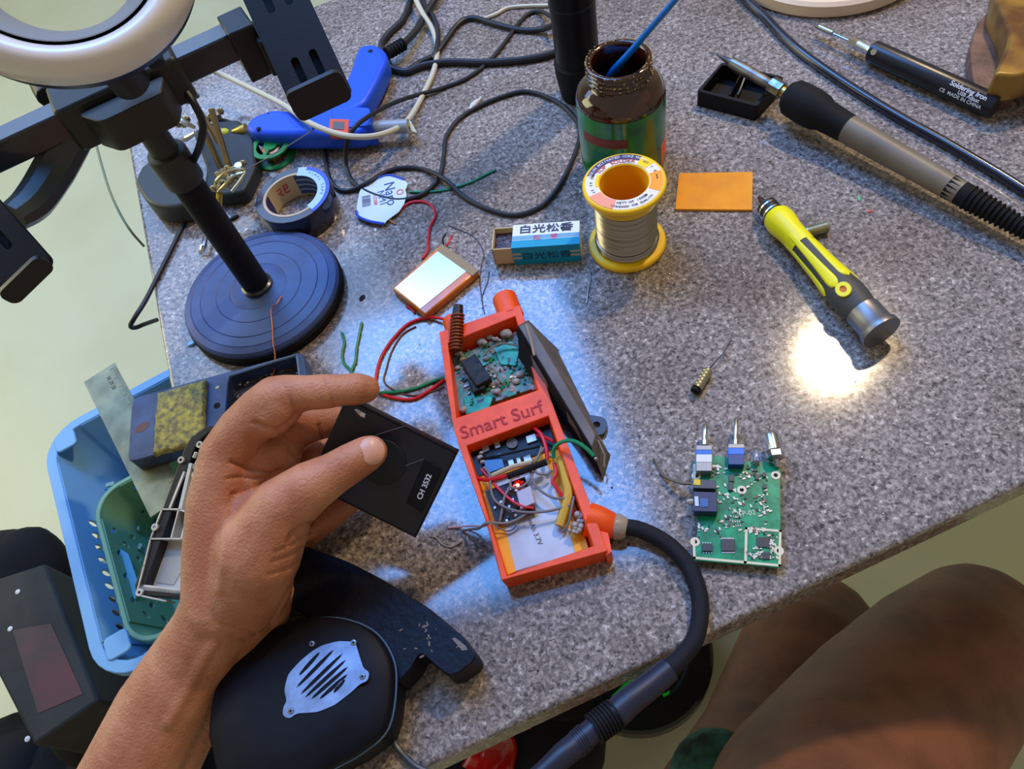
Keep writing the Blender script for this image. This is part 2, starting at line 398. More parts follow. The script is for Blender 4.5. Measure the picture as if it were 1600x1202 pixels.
# ================================================================ stripped power tool with vent plate, bottom
dnavy = mat('dark_navy_plastic', (12, 13, 22), .55, var=.2, vs=70)
t = thing('tool_housing', 'black rounded power tool housing with slotted metal vent plate at the front edge', 'tool', P(480, 1080))
hb = .030
body = [(322, 1150), (330, 1085), (360, 1030), (405, 990), (455, 968), (520, 962), (575, 980), (606, 1018), (614, 1063), (602, 1135), (560, 1175), (511, 1203), (470, 1240), (400, 1262), (345, 1230)]
b2 = WP(body, hb); cx = sum(p[0] for p in b2) / len(b2); cy = sum(p[1] for p in b2) / len(b2)
b2 = [tuple(p[:2]) for p in crom([(*p, 0) for p in b2 + [b2[0]]], 5)][:-1]
mb = MB(); n = len(b2); rings = []
for s_, z in ((.93, 0.0), (.985, .004), (1.0, .012), (1.0, .0245), (.985, .0285), (.95, .030), (.80, .0315), (.62, .0335), (.52, .034), (.3, .034)):
    rings.append([(cx + (p[0] - cx) * s_, cy + (p[1] - cy) * s_, z) for p in b2])
vs = [v for r_ in rings for v in r_]
fs = [(i * n + k, i * n + (k + 1) % n, (i + 1) * n + (k + 1) % n, (i + 1) * n + k) for i in range(len(rings) - 1) for k in range(n)]
fs += [list(range(n))[::-1], [(len(rings) - 1) * n + k for k in range(n)]]
a_ = sum(b2[i - 1][0] * b2[i][1] - b2[i][0] * b2[i - 1][1] for i in range(n))
if a_ < 0: fs = [list(f)[::-1] for f in fs]
mb.add(vs, fs); obj('body', mb, dnavy, t, smooth=50)
mb = MB(); mb.tube([(cx + (p[0] - cx) * 1.0, cy + (p[1] - cy) * 1.0, .0245) for p in b2 + [b2[0]]], .0007, 6, 1); obj('seam_rim', mb, mat('worn_blue_rim', (80, 110, 140), .3), t)
arm_ = [(430, 930), (470, 850), (545, 878), (601, 907), (673, 952), (730, 1000), (745, 1024), (738, 1036), (705, 1060), (655, 1019), (646, 1040), (620, 1070), (575, 1060), (520, 990)]
mb = MB(); mb.prism(roundpoly(WP(arm_, .022), .005), .0, .022); obj('handle', mb, mat('scuffed_navy_plastic', (14, 16, 28), .42, var=.3, vs=120, bump=.3, bs=300), t, bev=.0028, seg=3)
random.seed(3); mb = MB()
for k in range(26):
    x, y = random.gauss(672, 28), random.gauss(990, 22)
    if y > 960 + (x - 640) * .55 and y < 1040 and x < 722:
        p = P(x, y, .0222); l = random.uniform(.0004, .0016)
        mb.prism(circ(p.x, p.y, l, 6, l * .35, random.uniform(0, 3)), .0216, .0223)
mb.prism(WP([(706, 998), (712, 997), (728, 1010), (731, 1016), (722, 1017)], .022), .0216, .0224)
obj('paint_chips', mb, mat('pale_scratch', (120, 112, 108), .7), t, kind='stuff')
plate = [(505, 1008), (529, 1002), (555, 1003), (563, 1030), (568, 1045), (577, 1050), (575, 1064), (562, 1069), (550, 1081), (523, 1102), (496, 1113), (463, 1115), (452, 1124), (441, 1118), (443, 1104), (448, 1096), (444, 1078), (450, 1054), (469, 1033), (490, 1016)]
zp = .0345
def slot(x0, y0, x1, y1, w):
    a, b = P(x0, y0, zp), P(x1, y1, zp); c = (a + b) / 2; d = b - a
    return circ(c.x, c.y, d.length / 2, 10, w / 2, math.atan2(d.y, d.x))
sl = []
for (x0, y0, x1, y1) in ((467, 1056, 500, 1019), (463, 1075, 522, 1015), (469, 1086, 536, 1021), (476, 1091, 541, 1031), (486, 1093, 544, 1042), (499, 1093, 543, 1054), (521, 1083, 539, 1062)):
    sl.append(slot(x0, y0, x1, y1, .0022))
mb = MB(); mb.plate(roundpoly(WP(plate, zp), .002), sl + [circ(*P(566, 1057, zp)[:2], .0011, 10), circ(*P(454, 1111, zp)[:2], .0011, 10)], .0336, zp)
obj('vent_plate', mb, mat('steel_window_tint', (150, 165, 190), .42, .85, var=.15, vs=80), t, smooth=0)  # grey steel, with the window's bluish reflection mixed into the base colour
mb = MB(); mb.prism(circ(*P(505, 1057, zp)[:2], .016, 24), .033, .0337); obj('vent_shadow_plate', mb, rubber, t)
for x, y in ((566, 1057), (454, 1111), (487, 1006), (552, 1004)):
    p = P(x, y, .035); mb = MB(); M = Matrix.Translation((p.x, p.y, .0334))
    mb.lathe([(.0019, 0), (.0019, .0008), (.0014, .0015), (0, .0016)], M, 14, False); o = obj('screw', mb, steel, t)
    mb = MB(); mb.box(-.0009, -.0002, .0014, .0009, .0002, .0018, M); mb.box(-.0002, -.0009, .0014, .0002, .0009, .0018, M); obj('cross_slot', mb, rubber, o)
mb = MB(); mb.tube([P(600, 1130, .004), P(610, 1145, .003), P(622, 1170, .002), P(650, 1198, .002), P(690, 1215, .0)], .0016, 8); tag(obj('thin_cable', mb, mat('blue_grey_cable', (50, 66, 84), .35)), 'thin dark cable beside the black tool housing, running off the front edge', 'cable')
# ================================================================ orange printed case with its electronics
HC = .018
t = thing('orange_case', 'open orange printed case full of wires and circuit boards', 'device', P(820, 700))
outer = WP([(686, 519), (812, 476), (867, 641), (950, 861), (783, 907), (760, 818), (715, 692), (706, 656), (696, 591)], HC)
oc = (sum(p[0] for p in outer) / 9, sum(p[1] for p in outer) / 9)
bot = [(oc[0] + (p[0] - oc[0]) * .95, oc[1] + (p[1] - oc[1]) * .985) for p in outer]
upper = WP([(700, 536), (805, 494), (841, 609), (713, 653)], HC); lower = WP([(729, 697), (857, 650), (927, 853), (791, 900)], HC)
mb = MB(); mb.plate(outer, [upper, lower], .0015, HC)
mb.v = [Vector((oc[0] + (v.x - oc[0]) * (.955 + .045 * v.z / HC), oc[1] + (v.y - oc[1]) * (.985 + .015 * v.z / HC), v.z)) for v in mb.v]
obj('case_shell', mb, orangep, t, smooth=0, bev=.0006)
mb = MB(); mb.prism(bot, 0, .0022); obj('case_floor', mb, orangep, t, smooth=0)
# raised deck and its engraved lettering
a, b = P(722, 678, HC), P(852, 634, HC); M = FR(a, b)
engr = mat('deep_orange_engraving', (170, 28, 14), .6)
text('Smart Surf', .0124, M @ Matrix.Translation(((b - a).length * .47, 0, .0002)), engr, t, 'lettering', .0002, bold=.0001)
# bosses
for (x, y, x2, y2, r) in ((800, 497, 788, 466, .0085), (714, 528, 706, 500, .0065)):
    mb = MB(); mb.lathe([(r, 0), (r, (P(x2, y2, .010) - P(x, y, .010)).length), (r * .85, (P(x2, y2, .010) - P(x, y, .010)).length + .001)], AX(P(x, y, .010), P(x2, y2, .010)), 24)
    obj('boss', mb, orangep, t, bev=.0004)
# glue and circuit scraps in the upper bay
pcbg = mat('green_solder_mask', (8, 146, 100), .3, var=.25, vs=150)
mb = MB(); mb.prism(WP([(706, 560), (806, 520), (838, 606), (716, 648)], .006), .002, .0065); o = obj('upper_board', mb, mat('glue_smeared_board', (120, 125, 118), .3, c2=(10, 120, 90), vs=110, bump=.9, bs=260), t)
random.seed(11); mb = MB()
for k in range(130):
    u, v = random.random(), random.random(); x = 706 + u * 100 + v * 28; y = 556 - u * 38 + v * 88
    p = P(x, y, .0065); r = random.uniform(.0006, .0022)
    mb.ell((p.x, p.y, .0062), r, r * random.uniform(.6, 1.3), r * .6, n=7, m=5)
obj('hot_glue', mb, glue, t, kind='stuff')
mb = MB()
for k in range(120):
    u, v = random.random(), random.random(); x = 708 + u * 100 + v * 26; y = 562 - u * 38 + v * 80
    p = P(x, y, .0075); s_ = random.uniform(.0006, .0019); M = Matrix.Translation(p) @ Matrix.Rotation(random.uniform(0, 3), 4, (random.random(), random.random(), 1))
    mb.mi = random.choice((0, 0, 1, 2)); mb.box(-s_, -s_ * .5, -.0006, s_, s_ * .5, .0006, M)
obj('board_scraps', mb, [pcbg, mat('grey_smd', (150, 150, 150), .4, .4), mat('dark_chip', (38, 38, 42), .4)], t, kind='stuff')
for x, y, r in ((790, 521, .0042), (752, 534, .0034), (765, 527, .0024), (775, 530, .002)):
    p = P(x, y, .009); mb = MB(); mb.ell(p, r, r * .8, r * .7, n=12); mb.ell(p + Vector((.002, -.002, 0)), r * .6, n=8, m=6); obj('glue_blob', mb, glue, t)
dchip = MATS['dark_chip']
for (x0, y0, x1, y1, h0, h1, w) in ((735, 570, 760, 608, .006, .0145, .011), (742, 596, 752, 617, .006, .012, .0085)):
    M = FR(P(x0, y0, h0), P(x1, y1, h0)); L_ = (P(x1, y1, h0) - P(x0, y0, h0)).length
    mb = MB(); mb.box(0, -w / 2, 0, L_, w / 2, h1 - h0, M); obj('switch_block', mb, mat('glued_black_block', (40, 38, 36), .35, bump=.8, bs=350, var=.4, vs=250), t, bev=.0006)
for x, y, r in ((716, 552, .0030), (722, 562, .0026), (731, 568, .0028), (724, 640, .0030), (770, 600, .0034), (776, 612, .0030), (812, 585, .0034), (806, 596, .0028), (760, 560, .0024), (715, 575, .0022)):
    mb = MB(); mb.ell(P(x, y, .0075), r, r * .75, r * .6, n=11, m=7); obj('glue_blob', mb, glue, t)
mb = MB(); mb.tube([P(756, 556, .013), P(766, 545, .013), P(785, 537, .0125), P(808, 540, .011)], .0007, 6); mb.tube([P(760, 572, .014), P(772, 578, .014), P(778, 592, .012), P(786, 600, .010)], .0006, 6); obj('wire', mb, greyw, t)
mb = MB(); mb.prism(WP([(724, 622), (748, 612), (770, 622), (764, 640), (728, 648)], .0075), .006, .0078); mb.prism(WP([(772, 545), (800, 533), (812, 548), (806, 572), (782, 570)], .0078), .006, .0082); obj('bare_board', mb, pcbg, t, bev=.0003)
# spring antenna
A0, A1 = P(712, 548, .016), P(716, 478, .024)
mb = MB(); pts = []
for k in range(150):
    u = k / 149; a = u * 11 * 2 * PI; c = A0.lerp(A1, u * .82); M = AX(A0, A1)
    pts.append(c + M.to_3x3() @ Vector((math.cos(a) * .0042, math.sin(a) * .0042, 0)))
mb.tube(pts, .00065, 6, 1); obj('spring_antenna', mb, copper, t)
mb = MB(); mb.cyl(A0.lerp(A1, .72), A1, .0040, 14, .0034); obj('antenna_tip', mb, black, t)
mb = MB(); mb.cyl(A0, A0.lerp(A1, .8), .0030, 10); obj('antenna_core', mb, mat('amber_glue', (120, 60, 40), .3, trans=.3), t)
# lower bay: lithium cell
cell = mat('silver_cell_foil', (185, 186, 192), .5, .15, var=.06, vs=60); kapt = mat('yellow_polyimide_tape', (245, 170, 8), .6)
mb = MB(); mb.prism(WP([(757, 745), (868, 704), (915, 862), (797, 897)], .007), .002, .007); o = obj('lithium_cell', mb, cell, t, bev=.001)
mb = MB()
mb.prism(WP([(748, 745), (767, 738), (806, 893), (790, 900)], .0075), .0065, .0076); mb.prism(WP([(852, 712), (872, 702), (919, 856), (900, 868)], .0075), .0065, .0076)
mb.prism(WP([(757, 735), (860, 697), (866, 712), (762, 750)], .0075), .0065, .0077)
obj('yellow_tape', mb, kapt, o)
ink = mat('faded_ink', (120, 120, 130), .7)
text('mAh 3.7V', .0042, FR(P(828, 812, .0073), P(848, 860, .0073)) @ Matrix.Translation((.008, 0, .0001)), ink, o, 'lettering', .00003)
# charger module with blue part
mb = MB(); mb.prism(WP([(732, 703), (856, 657), (869, 700), (745, 745)], .0085), .0072, .0085); o = obj('power_module', mb, mat('black_board', (20, 22, 24), .35), t)
def chip(x0, y0, x1, y1, x2, y2, h0, h1, m, par, nm='chip', bev=.0002):   # three picked corners
    a, b, c = P(x0, y0, h1), P(x1, y1, h1), P(x2, y2, h1); d = a + (c - b)
    mb = MB(); mb.prism([tuple(q[:2]) for q in (a, b, c, d)], h0, h1); return obj(nm, mb, m, par, bev=bev, smooth=0)
bluep = mat('blue_part', (40, 95, 160), .35)
chip(755, 718, 782, 708, 788, 730, .0085, .0115, bluep, o, 'blue_block')
for q in ((752, 697, 762, 693, 765, 703), (771, 690, 779, 687, 782, 698), (821, 682, 836, 677, 839, 688), (793, 720, 801, 717, 804, 727), (806, 716, 812, 714, 815, 724), (817, 714, 828, 710, 831, 719)):
    chip(*q, .0085, .0100, mat('metal_smd', (175, 172, 165), .4, .5), o, 'smd')
p = P(800, 693, .0095); mb = MB(); mb.lathe([(.0035, 0), (.0035, .0015)], Matrix.Translation((p.x, p.y, .0085)), 20); obj('round_button', mb, mat('dull_grey', (92, 88, 88), .5), o)
# usb module
mb = MB(); mb.prism(WP([(758, 768), (820, 745), (838, 800), (776, 822)], .0105), .0092, .0105); o = obj('usb_board', mb, mat('brown_black_board', (48, 36, 36), .4), t)
chip(806, 768, 829, 758, 836, 786, .0105, .0145, mat('satin_shell', (165, 150, 150), .55, .7), o, 'usb_socket', .0006)
random.seed(5)
for k in range(16):
    u, v = random.random() * .7, random.random(); x = 762 + u * 58 + v * 16; y = 770 - u * 20 + v * 48
    chip(x, y, x + 4, y - 1.5, x + 5, y + 2.5, .0105, .0116, random.choice((MATS['metal_smd'], dchip, MATS['metal_smd'])), o, 'smd')
p = P(809, 758, .0125)
mb = MB(); mb.ell(p, .0011, n=10, m=6); obj('red_led', mb, mat('red_led_light', (255, 60, 50), .3, emit=25), o)
mb = MB()
for dx, dy in ((-8, 3), (7, -4), (2, -7), (-3, -5), (12, -1), (5, 6)):
    q = P(809 + dx, 758 + dy, .0112); mb.ell(q, .0012, n=8, m=5)
obj('led_glue', mb, mat('red_lit_glue', (200, 30, 40), .2, trans=.4), o)
# wires inside
def cw(m, r, pts, nm='wire'):
    mb = MB(); mb.tube([P(x, y, z / 1000) for x, y, z in pts], r, 7, 4); return obj(nm, mb, m, t)
cw(redw, .0012, [(741, 745, 12), (757, 750, 14), (775, 748, 14), (796, 743, 15)])
cw(rubber, .0019, [(793, 745, 15), (820, 735, 16), (854, 722, 16)], 'sleeved_joint')
cw(rubber, .0007, [(752, 717, 12), (785, 711, 13), (820, 703, 14), (852, 696, 15)])
cw(mat('pale_braid', (190, 180, 150), .5, bump=.5), .0015, [(768, 744, 11), (800, 730, 12), (832, 722, 12)], 'braided_wire')
cw(redw, .0012, [(833, 668, 12), (846, 680, 15), (853, 700, 15), (855, 718, 14)])
cw(redw, .0010, [(838, 680, 12), (852, 684, 13), (864, 690, 13)])
cw(redw, .0012, [(866, 724, 12), (869, 740, 13), (864, 752, 13), (872, 766, 13), (886, 785, 12), (900, 808, 10), (905, 832, 8)])
cw(redw, .0009, [(752, 733, 12), (765, 748, 12), (780, 765, 13), (800, 783, 14), (818, 792, 14), (834, 794, 13)])
cw(greyw, .0008, [(756, 730, 13), (765, 742, 14), (767, 765, 14), (775, 784, 14), (800, 797, 15), (828, 801, 15), (862, 798, 14), (890, 790, 14)])
cw(greyw, .0008, [(829, 737, 14), (833, 752, 15), (846, 768, 15), (868, 779, 15), (897, 777, 14)])
cw(greyw, .0008, [(897, 777, 14), (893, 795, 14), (888, 818, 12), (878, 833, 10)])
cw(greyw, .0008, [(862, 735, 14), (855, 741, 14), (840, 740, 15), (835, 734, 15)])
cw(greyw, .0007, [(850, 700, 15), (838, 716, 16), (828, 726, 16)])
cw(greyw, .0007, [(846, 698, 15), (842, 712, 16), (836, 722, 16)])
cw(greyw, .0007, [(833, 738, 14), (826, 752, 15), (812, 762, 15), (799, 762, 15), (799, 750, 15), (812, 744, 15)])
cw(greyw, .0008, [(797, 760, 14), (788, 778, 14), (784, 800, 13), (781, 815, 12)])
cw(greyw, .0008, [(825, 801, 14), (808, 812, 14), (790, 818, 15), (766, 817, 18), (757, 819, 19), (748, 826, 16), (736, 827, 8), (722, 830, 1.2)])
cw(mat('pinkish_wire', (190, 150, 160), .5), .0006, [(768, 819, 18), (752, 823, 16), (738, 822, 6), (712, 824, 1), (700, 825, 1)])
cw(greyw, .0005, [(772, 820, 12), (790, 830, 9), (803, 826, 9), (810, 812, 10)])
mb = MB(); mb.tube([P(875, 715, .0135), P(884, 750, .0135), P(888, 775, .013), P(874, 822, .011)], [.0024, .0026, .0030, .0028], 8); obj('tape_strip', mb, mat('yellow_tubing', (205, 165, 60), .5), t)
cw(greenw, .0012, [(865, 716, 17), (866, 700, 21), (880, 690, 24), (898, 690, 26), (915, 700, 26), (928, 713, 25)], 'green_wire')
mb = MB(); mb.ell(P(931, 717, .0245), .0012, n=8, m=6); obj('solder_bead', mb, tin, t)
for x, y, r in ((750, 715, .0022), (754, 722, .0018), (859, 713, .002), (752, 708, .0016)):
    mb = MB(); mb.ell(P(x, y, .011), r, r * .7, r * .8, n=9, m=6); obj('glue_blob', mb, glue, t)
mb = MB()
for k in range(14):
    p = P(905 + random.gauss(0, 6), 818 + random.gauss(0, 10), .013); mb.ell(p, random.uniform(.001, .0025), n=8, m=5)
obj('hot_glue', mb, glue, t, kind='stuff')
# cable nozzle on the side
q0, q1 = P(918, 812, .010), P(962, 824, .0085)
mb = MB(); mb.lathe([(.0098, 0), (.0095, .006), (.0078, .014), (.0062, (q1 - q0).length)], AX(q0, q1), 20); obj('cable_nozzle', mb, orangep, t)
mb = MB(); mb.lathe([(.0066, 0), (.0075, .002), (.0066, .006), (.005, .008)], AX(P(958, 822, .0085), P(976, 826, .0085)), 16); obj('nozzle_glue', mb, mat('milky_glue', (205, 180, 155), .25, trans=.4, bump=.5), t)
mb = MB(); mb.prism(WP([(938, 830), (950, 833), (956, 862), (947, 868)], .016), .001, .016); obj('corner_tab', mb, orangep, t)
# black braided cable leaving the case, over the table edge
pts = [P(966, 823, .0085), P(1000, 828, .008), P(1040, 848, .0065), P(1072, 880, .0058), P(1090, 920, .0058), P(1094, 960, .0055), P(1085, 1000, .006), P(1062, 1030, .006), P(1030, 1062, .006)]
braid = mat('braided_black_sleeve', (30, 31, 38), .5, bump=.5, bs=2500)
ct = thing('power_cable', 'thick black cable curving from the orange case over the table front edge', 'cable', P(1040, 960))
mb = MB(); mb.tube(pts, .0047, 14, 8); obj('cable_sleeve', mb, braid, ct)
c1 = [P(1046, 1046, .006), P(1020, 1068, .007), P(985, 1095, .009), P(960, 1118, .010)]
mb = MB(); mb.tube(c1, [.0062, .0066, .0070, .0072], 16, 6); obj('connector_barrel', mb, mat('blue_black_plastic', (34, 38, 56), .38), ct, smooth=50)
c2 = [P(962, 1115, .010), P(945, 1127, .011), P(928, 1140, .012)]
mb = MB(); mb.tube(c2, .0066, 16, 3)
ds = (c2[-1] - c2[0])
for k in range(8):
    c = c2[0] + ds * (k / 7.5); mb.lathe([(.0078, 0), (.0078, .0011)], AX(c, c + ds), 16)
obj('strain_relief', mb, rubber, ct)
c3 = [P(930, 1138, .012), P(905, 1160, .013), P(880, 1180, .015), P(850, 1206, .016), P(800, 1245, .017)]
mb = MB(); mb.tube(c3, [.0058, .0062, .0060, .0050, .0042], 16, 6)
for k in range(5):
    c = c3[1].lerp(c3[0], -.1 + k * .12); mb.lathe([(.0066, 0), (.0066, .0007)], AX(c, c + ds), 16)
obj('plug', mb, MATS['blue_black_plastic'], ct, smooth=50)

# black case back leaning on the orange case
t = thing('case_back_cover', 'dark grey shallow cover standing on edge against the orange case', 'cover', P(900, 660))
gb = mat('grey_black_cover', (98, 90, 88), .5, var=.15, vs=60, bump=.2)
F0 = P(830, 520, 0); F1 = P(952, 735, 0)
A_ = P(817, 502, .026); B_ = P(938, 716, .020)      # upper rim line
bb = P(828, 530, .0); be = P(960, 748, .0)
inner = [P(812, 512, .026), P(816, 568, .018), P(942, 748, .002), P(934, 704, .018)]
outerf = [P(824, 508, .024), P(860, 540, .003), P(946, 690, .002), P(943, 720, .012)]
rim0 = [P(816, 501, .027), P(826, 508, .0265), P(935, 695, .020), P(928, 690, .020)]
mb = MB()
# long thin tray: cross sections along its length, leaning to the left
L0, L1 = P(832, 522, .012), P(944, 728, .010)
sec = []
for k, u in enumerate((0, .12, .5, .88, 1)):
    def at(pa, pb, ha, hb): return P(pa[0] + (pb[0] - pa[0]) * u, pa[1] + (pb[1] - pa[1]) * u, ha + (hb - ha) * u)
    sec.append([at((811, 510), (925, 700), .027, .022), at((825, 502), (931, 680), .027, .022), at((872, 548), (953, 712), .001, .001), at((836, 566), (943, 746), .001, .001), at((813, 560), (941, 744), .015, .004)])
vs = [v for s_ in sec for v in s_]; m_ = 5
fs = [(i * m_ + k, i * m_ + (k + 1) % m_, (i + 1) * m_ + (k + 1) % m_, (i + 1) * m_ + k) for i in range(4) for k in range(m_)] + [[0, 1, 2, 3, 4], [24, 23, 22, 21, 20]]
mb.add(vs, fs)
me_o = obj('cover_shell', mb, gb, t, smooth=0, bev=.0006)
mb = MB()
mb.add([sec[0][0], sec[0][4], sec[2][4], sec[4][4], sec[4][0], sec[2][0]], [(0, 1, 2, 5), (5, 2, 3, 4)])
nn = (sec[0][4] - sec[0][0]).cross(sec[4][0] - sec[0][0]).normalized()
if nn.dot(EYE - sec[0][0]) < 0: nn = -nn
k0 = len(mb.v); mb.v = [v + nn * .0004 for v in mb.v] + [v + nn * .0012 for v in mb.v]
mb.f = [(6, 7, 8, 11), (11, 8, 9, 10), (0, 1, 7, 6), (1, 2, 8, 7), (2, 3, 9, 8), (3, 4, 10, 9), (4, 5, 11, 10), (5, 0, 6, 11)]; mb.m = [0] * 8
obj('foam_lining', mb, mat('black_foam', (14, 15, 20), .75), t, smooth=0)
mb = MB(); mb.tube([P(822, 508, .0272), P(829, 530, .0268), P(835, 556, .0262)], .0009, 6, 4); obj('rim_strip', mb, mat('tan_glue_strip', (150, 130, 110), .6), t)
mb = MB(); mb.tube([P(833, 545, .0240), P(845, 563, .0238), P(935, 690, .018), P(944, 730, .012)], .0006, 6, 3); obj('edge_bead', mb, mat('tan_glue_strip', (150, 130, 110), .6), t)
M = Matrix.Translation((0, 0, .002))
tab = roundpoly(WP([(908, 646), (944, 652), (950, 662), (944, 678), (925, 682), (905, 680)], .004), .002)
mb = MB(); mb.plate(tab, [circ(*P(932, 664, .004)[:2], .0024, 16)], .002, .004); obj('screw_tab', mb, mat('blue_black_metal', (52, 56, 74), .4), t, smooth=0)

# small lithium cell, upper middle
t = thing('lithium_battery', 'flat silver lithium battery edged with amber tape, red wires at both ends', 'battery', P(680, 440))
q = [(612, 450), (690, 380), (748, 422), (664, 492)]
mb = MB(); mb.prism(WP(q, .007), 0, .0068); obj('cell_edge', mb, mat('amber_polyimide_tape', (215, 120, 20), .25, coat=.5, var=.15, vs=60), t, bev=.0012)
mb = MB(); mb.prism(WP([(617, 450), (686, 391), (732, 421), (657, 482)], .0072), .0066, .0072); obj('cell_face', mb, mat('mirror_foil', (228, 230, 232), .22, .9), t, smooth=0)
mb = MB(); mb.prism(WP([(690, 381), (748, 422), (738, 431), (683, 392)], .0073), .0062, .0073); obj('circuit_strip', mb, mat('olive_board', (150, 125, 80), .5), t)
mb = MB(); mb.tube([P(697, 386, .007), P(702, 378, .008), P(706, 368, .007)], .0008, 7); obj('lead_wire', mb, redw, t)
mb = MB(); mb.tube([P(693, 383, .006), P(692, 374, .007), P(696, 366, .007)], .0007, 7); obj('lead_wire', mb, rubber, t)
# ================================================================ green radio circuit board
t = thing('radio_board', 'green radio circuit board with two metal knob shafts and a round antenna socket', 'circuit board', P(1150, 800))
hz = .0062
out = [(1084, 722), (1120, 712), (1175, 722), (1200, 722), (1216, 728), (1221, 742), (1219, 748), (1220, 887), (1083, 875), (1083, 845), (1090, 838), (1086, 752), (1095, 747), (1085, 740)]
holes = [(1159, 766, .0011), (1212, 743, .0011), (1217, 861, .0011), (1085.5, 848, .0), (1088, 743, .0)]
mb = MB(); mb.plate(WP(out, hz), [circ(*P(x, y, hz)[:2], r, 12) for x, y, r in holes if r], .0048, hz); board = obj('board', mb, pcbg, t, smooth=0)
cream = mat('tinned_cream_pad', (222, 212, 182), .45)
def strip(pts, w, z0=hz, z1=None, m=cream, nm='ground_strip'):
    z1 = z1 or z0 + .00025; mb = MB()
    for (x0, y0), (x1, y1) in zip(pts, pts[1:]):
        a, b = P(x0, y0, z0), P(x1, y1, z0); M = FR(a, b); L_ = (b - a).length; mb.box(-w / 2, -w / 2, 0, L_ + w / 2, w / 2, z1 - z0, M)
    return obj(nm, mb, m, t, smooth=0)
strip([(1084, 844), (1085, 872), (1164, 879), (1218, 884), (1219, 830), (1166, 826), (1165, 878)], .0013)
strip([(1085, 727), (1085, 745)], .0013)
for x, y in ((1159, 766), (1212, 743), (1217, 861), (1086, 847), (1088, 744)):
    p = P(x, y, hz); mb = MB(); mb.plate(circ(p.x, p.y, .0026, 16), [circ(p.x, p.y, .0012, 12)], hz, hz + .0003); obj('hole_ring', mb, cream, t, smooth=0)
    mb = MB(); mb.prism(circ(p.x, p.y, .0012, 12), .0046, hz + .0001); obj('hole', mb, rubber, t, smooth=0)
icm = mat('grey_black_chip', (56, 58, 66), .35)
def ic(x0, y0, x1, y1, h, pins=0, m=icm):
    a = P(x0, y0, hz + h); b = P(x1, y0 + (x1 - x0) * .03, hz + h); c = P(x1, y1, hz + h); d = P(x0, y1, hz + h)
    mb = MB(); mb.prism([tuple(q[:2]) for q in (a, b, c, d)], hz, hz + h); o = obj('chip', mb, m, t, smooth=0, bev=.0001)
    if pins:
        mb = MB()
        for k in range(pins):
            for e0, e1, s_ in ((a, b, 1), (d, c, -1)):
                q = e0.lerp(e1, (k + .5) / pins); mb.box(q.x - .00025, min(q.y, q.y + s_ * .0011), hz, q.x + .00025, max(q.y, q.y + s_ * .0011), hz + .0005)
        obj('pins', mb, tin, o, smooth=0)
ic(1097, 849, 1113, 861, .0015, 4); ic(1127, 842, 1148, 861, .0012, 9); ic(1182, 839, 1202, 855, .0009); ic(1191, 863, 1203, 874, .0008)
ic(1139, 742, 1147, 752, .0014); ic(1138, 753, 1145, 766, .0016); ic(1180, 741, 1186, 749, .0014); ic(1192, 738, 1197, 745, .0014); ic(1192, 756, 1198, 763, .0012)
ic(1144, 802, 1158, 806, .0004, 4, pcbg); ic(1144, 816, 1158, 820, .0004, 4, pcbg)
random.seed(21); mb = MB()
spots = [(1130, 780, 22, 22), (1190, 770, 14, 30), (1140, 815, 18, 14), (1110, 830, 22, 10), (1193, 790, 8, 24), (1155, 790, 10, 14), (1200, 870, 16, 10), (1180, 865, 8, 10), (1175, 745, 14, 12), (1205, 848, 8, 14), (1150, 730, 20, 8), (1120, 735, 8, 10), (1185, 830, 14, 5)]
for k in range(260):
    cx_, cy_, sx, sy = random.choice(spots); x = min(1214, max(1092, random.gauss(cx_, sx * .6))); y = min(872, max(728, random.gauss(cy_, sy * .6)))
    p = P(x, y, hz); w, l = random.choice(((.0003, .0006), (.0006, .0003), (.0005, .0009), (.0009, .0005))); mb.mi = random.choice((0, 0, 1, 2, 3))
    mb.box(p.x - w, p.y - l, hz, p.x + w, p.y + l, hz + random.uniform(.0004, .0008))
obj('surface_components', mb, [mat('smd_silver', (190, 188, 180), .4, .4), dchip, mat('smd_brown', (120, 95, 75), .5), cream], t, smooth=0, kind='stuff')
mb = MB()
for k in range(60):
    x = random.uniform(1094, 1212); y = random.uniform(732, 870); p = P(x, y, hz); l = random.uniform(.001, .005)
    if random.random() < .5: mb.box(p.x - l / 2, p.y - .00008, hz - .0001, p.x + l / 2, p.y + .00008, hz + .00006)
    else: mb.box(p.x - .00008, p.y - l / 2, hz - .0001, p.x + .00008, p.y + l / 2, hz + .00006)
obj('traces', mb, mat('light_trace', (60, 170, 140), .4), t, smooth=0, kind='stuff')
text('P-02', .0040, FR(P(1170, 802, hz), P(1180, 801, hz)) @ Matrix.Translation((0, 0, .0001)), cream, t, 'lettering', .00003)
# rotary parts
def knobpart(bx0, bx1, ys, cols, sx, sy0, sy1, rs):
    o = None; hh = .012
    for i in range(len(ys) - 1):
        a, b, c, d = P(bx0, ys[i], hh), P(bx1, ys[i], hh), P(bx1, ys[i + 1], hh), P(bx0, ys[i + 1], hh)
        mb = MB(); mb.prism([tuple(q[:2]) for q in (a, b, c, d)], hz, hh)
        o = obj('rotary_body' if i == 0 else 'body_band', mb, cols[i], t, smooth=0, bev=.0002)
    a, b = P(sx, sy0, .0092), P(sx + .5, sy1, .0092)
    mb = MB(); mb.lathe([(rs * 1.35, 0), (rs * 1.35, .003), (rs * .95, .0035), (rs * .95, .005), (rs, .0055), (rs, (b - a).length - .0006), (rs * .75, (b - a).length)], AX(a, b), 16)
    obj('knob_shaft', mb, chrome, t)
wp, gp, bp2 = mat('white_part', (220, 222, 225), .4), mat('grey_part', (140, 140, 140), .4, .5), mat('bright_blue_part', (10, 110, 215), .4)
knobpart(1088, 1112.5, (696, 703, 710, 722, 736), (gp, bp2, wp, gp), 1101, 697, 664, .0017)
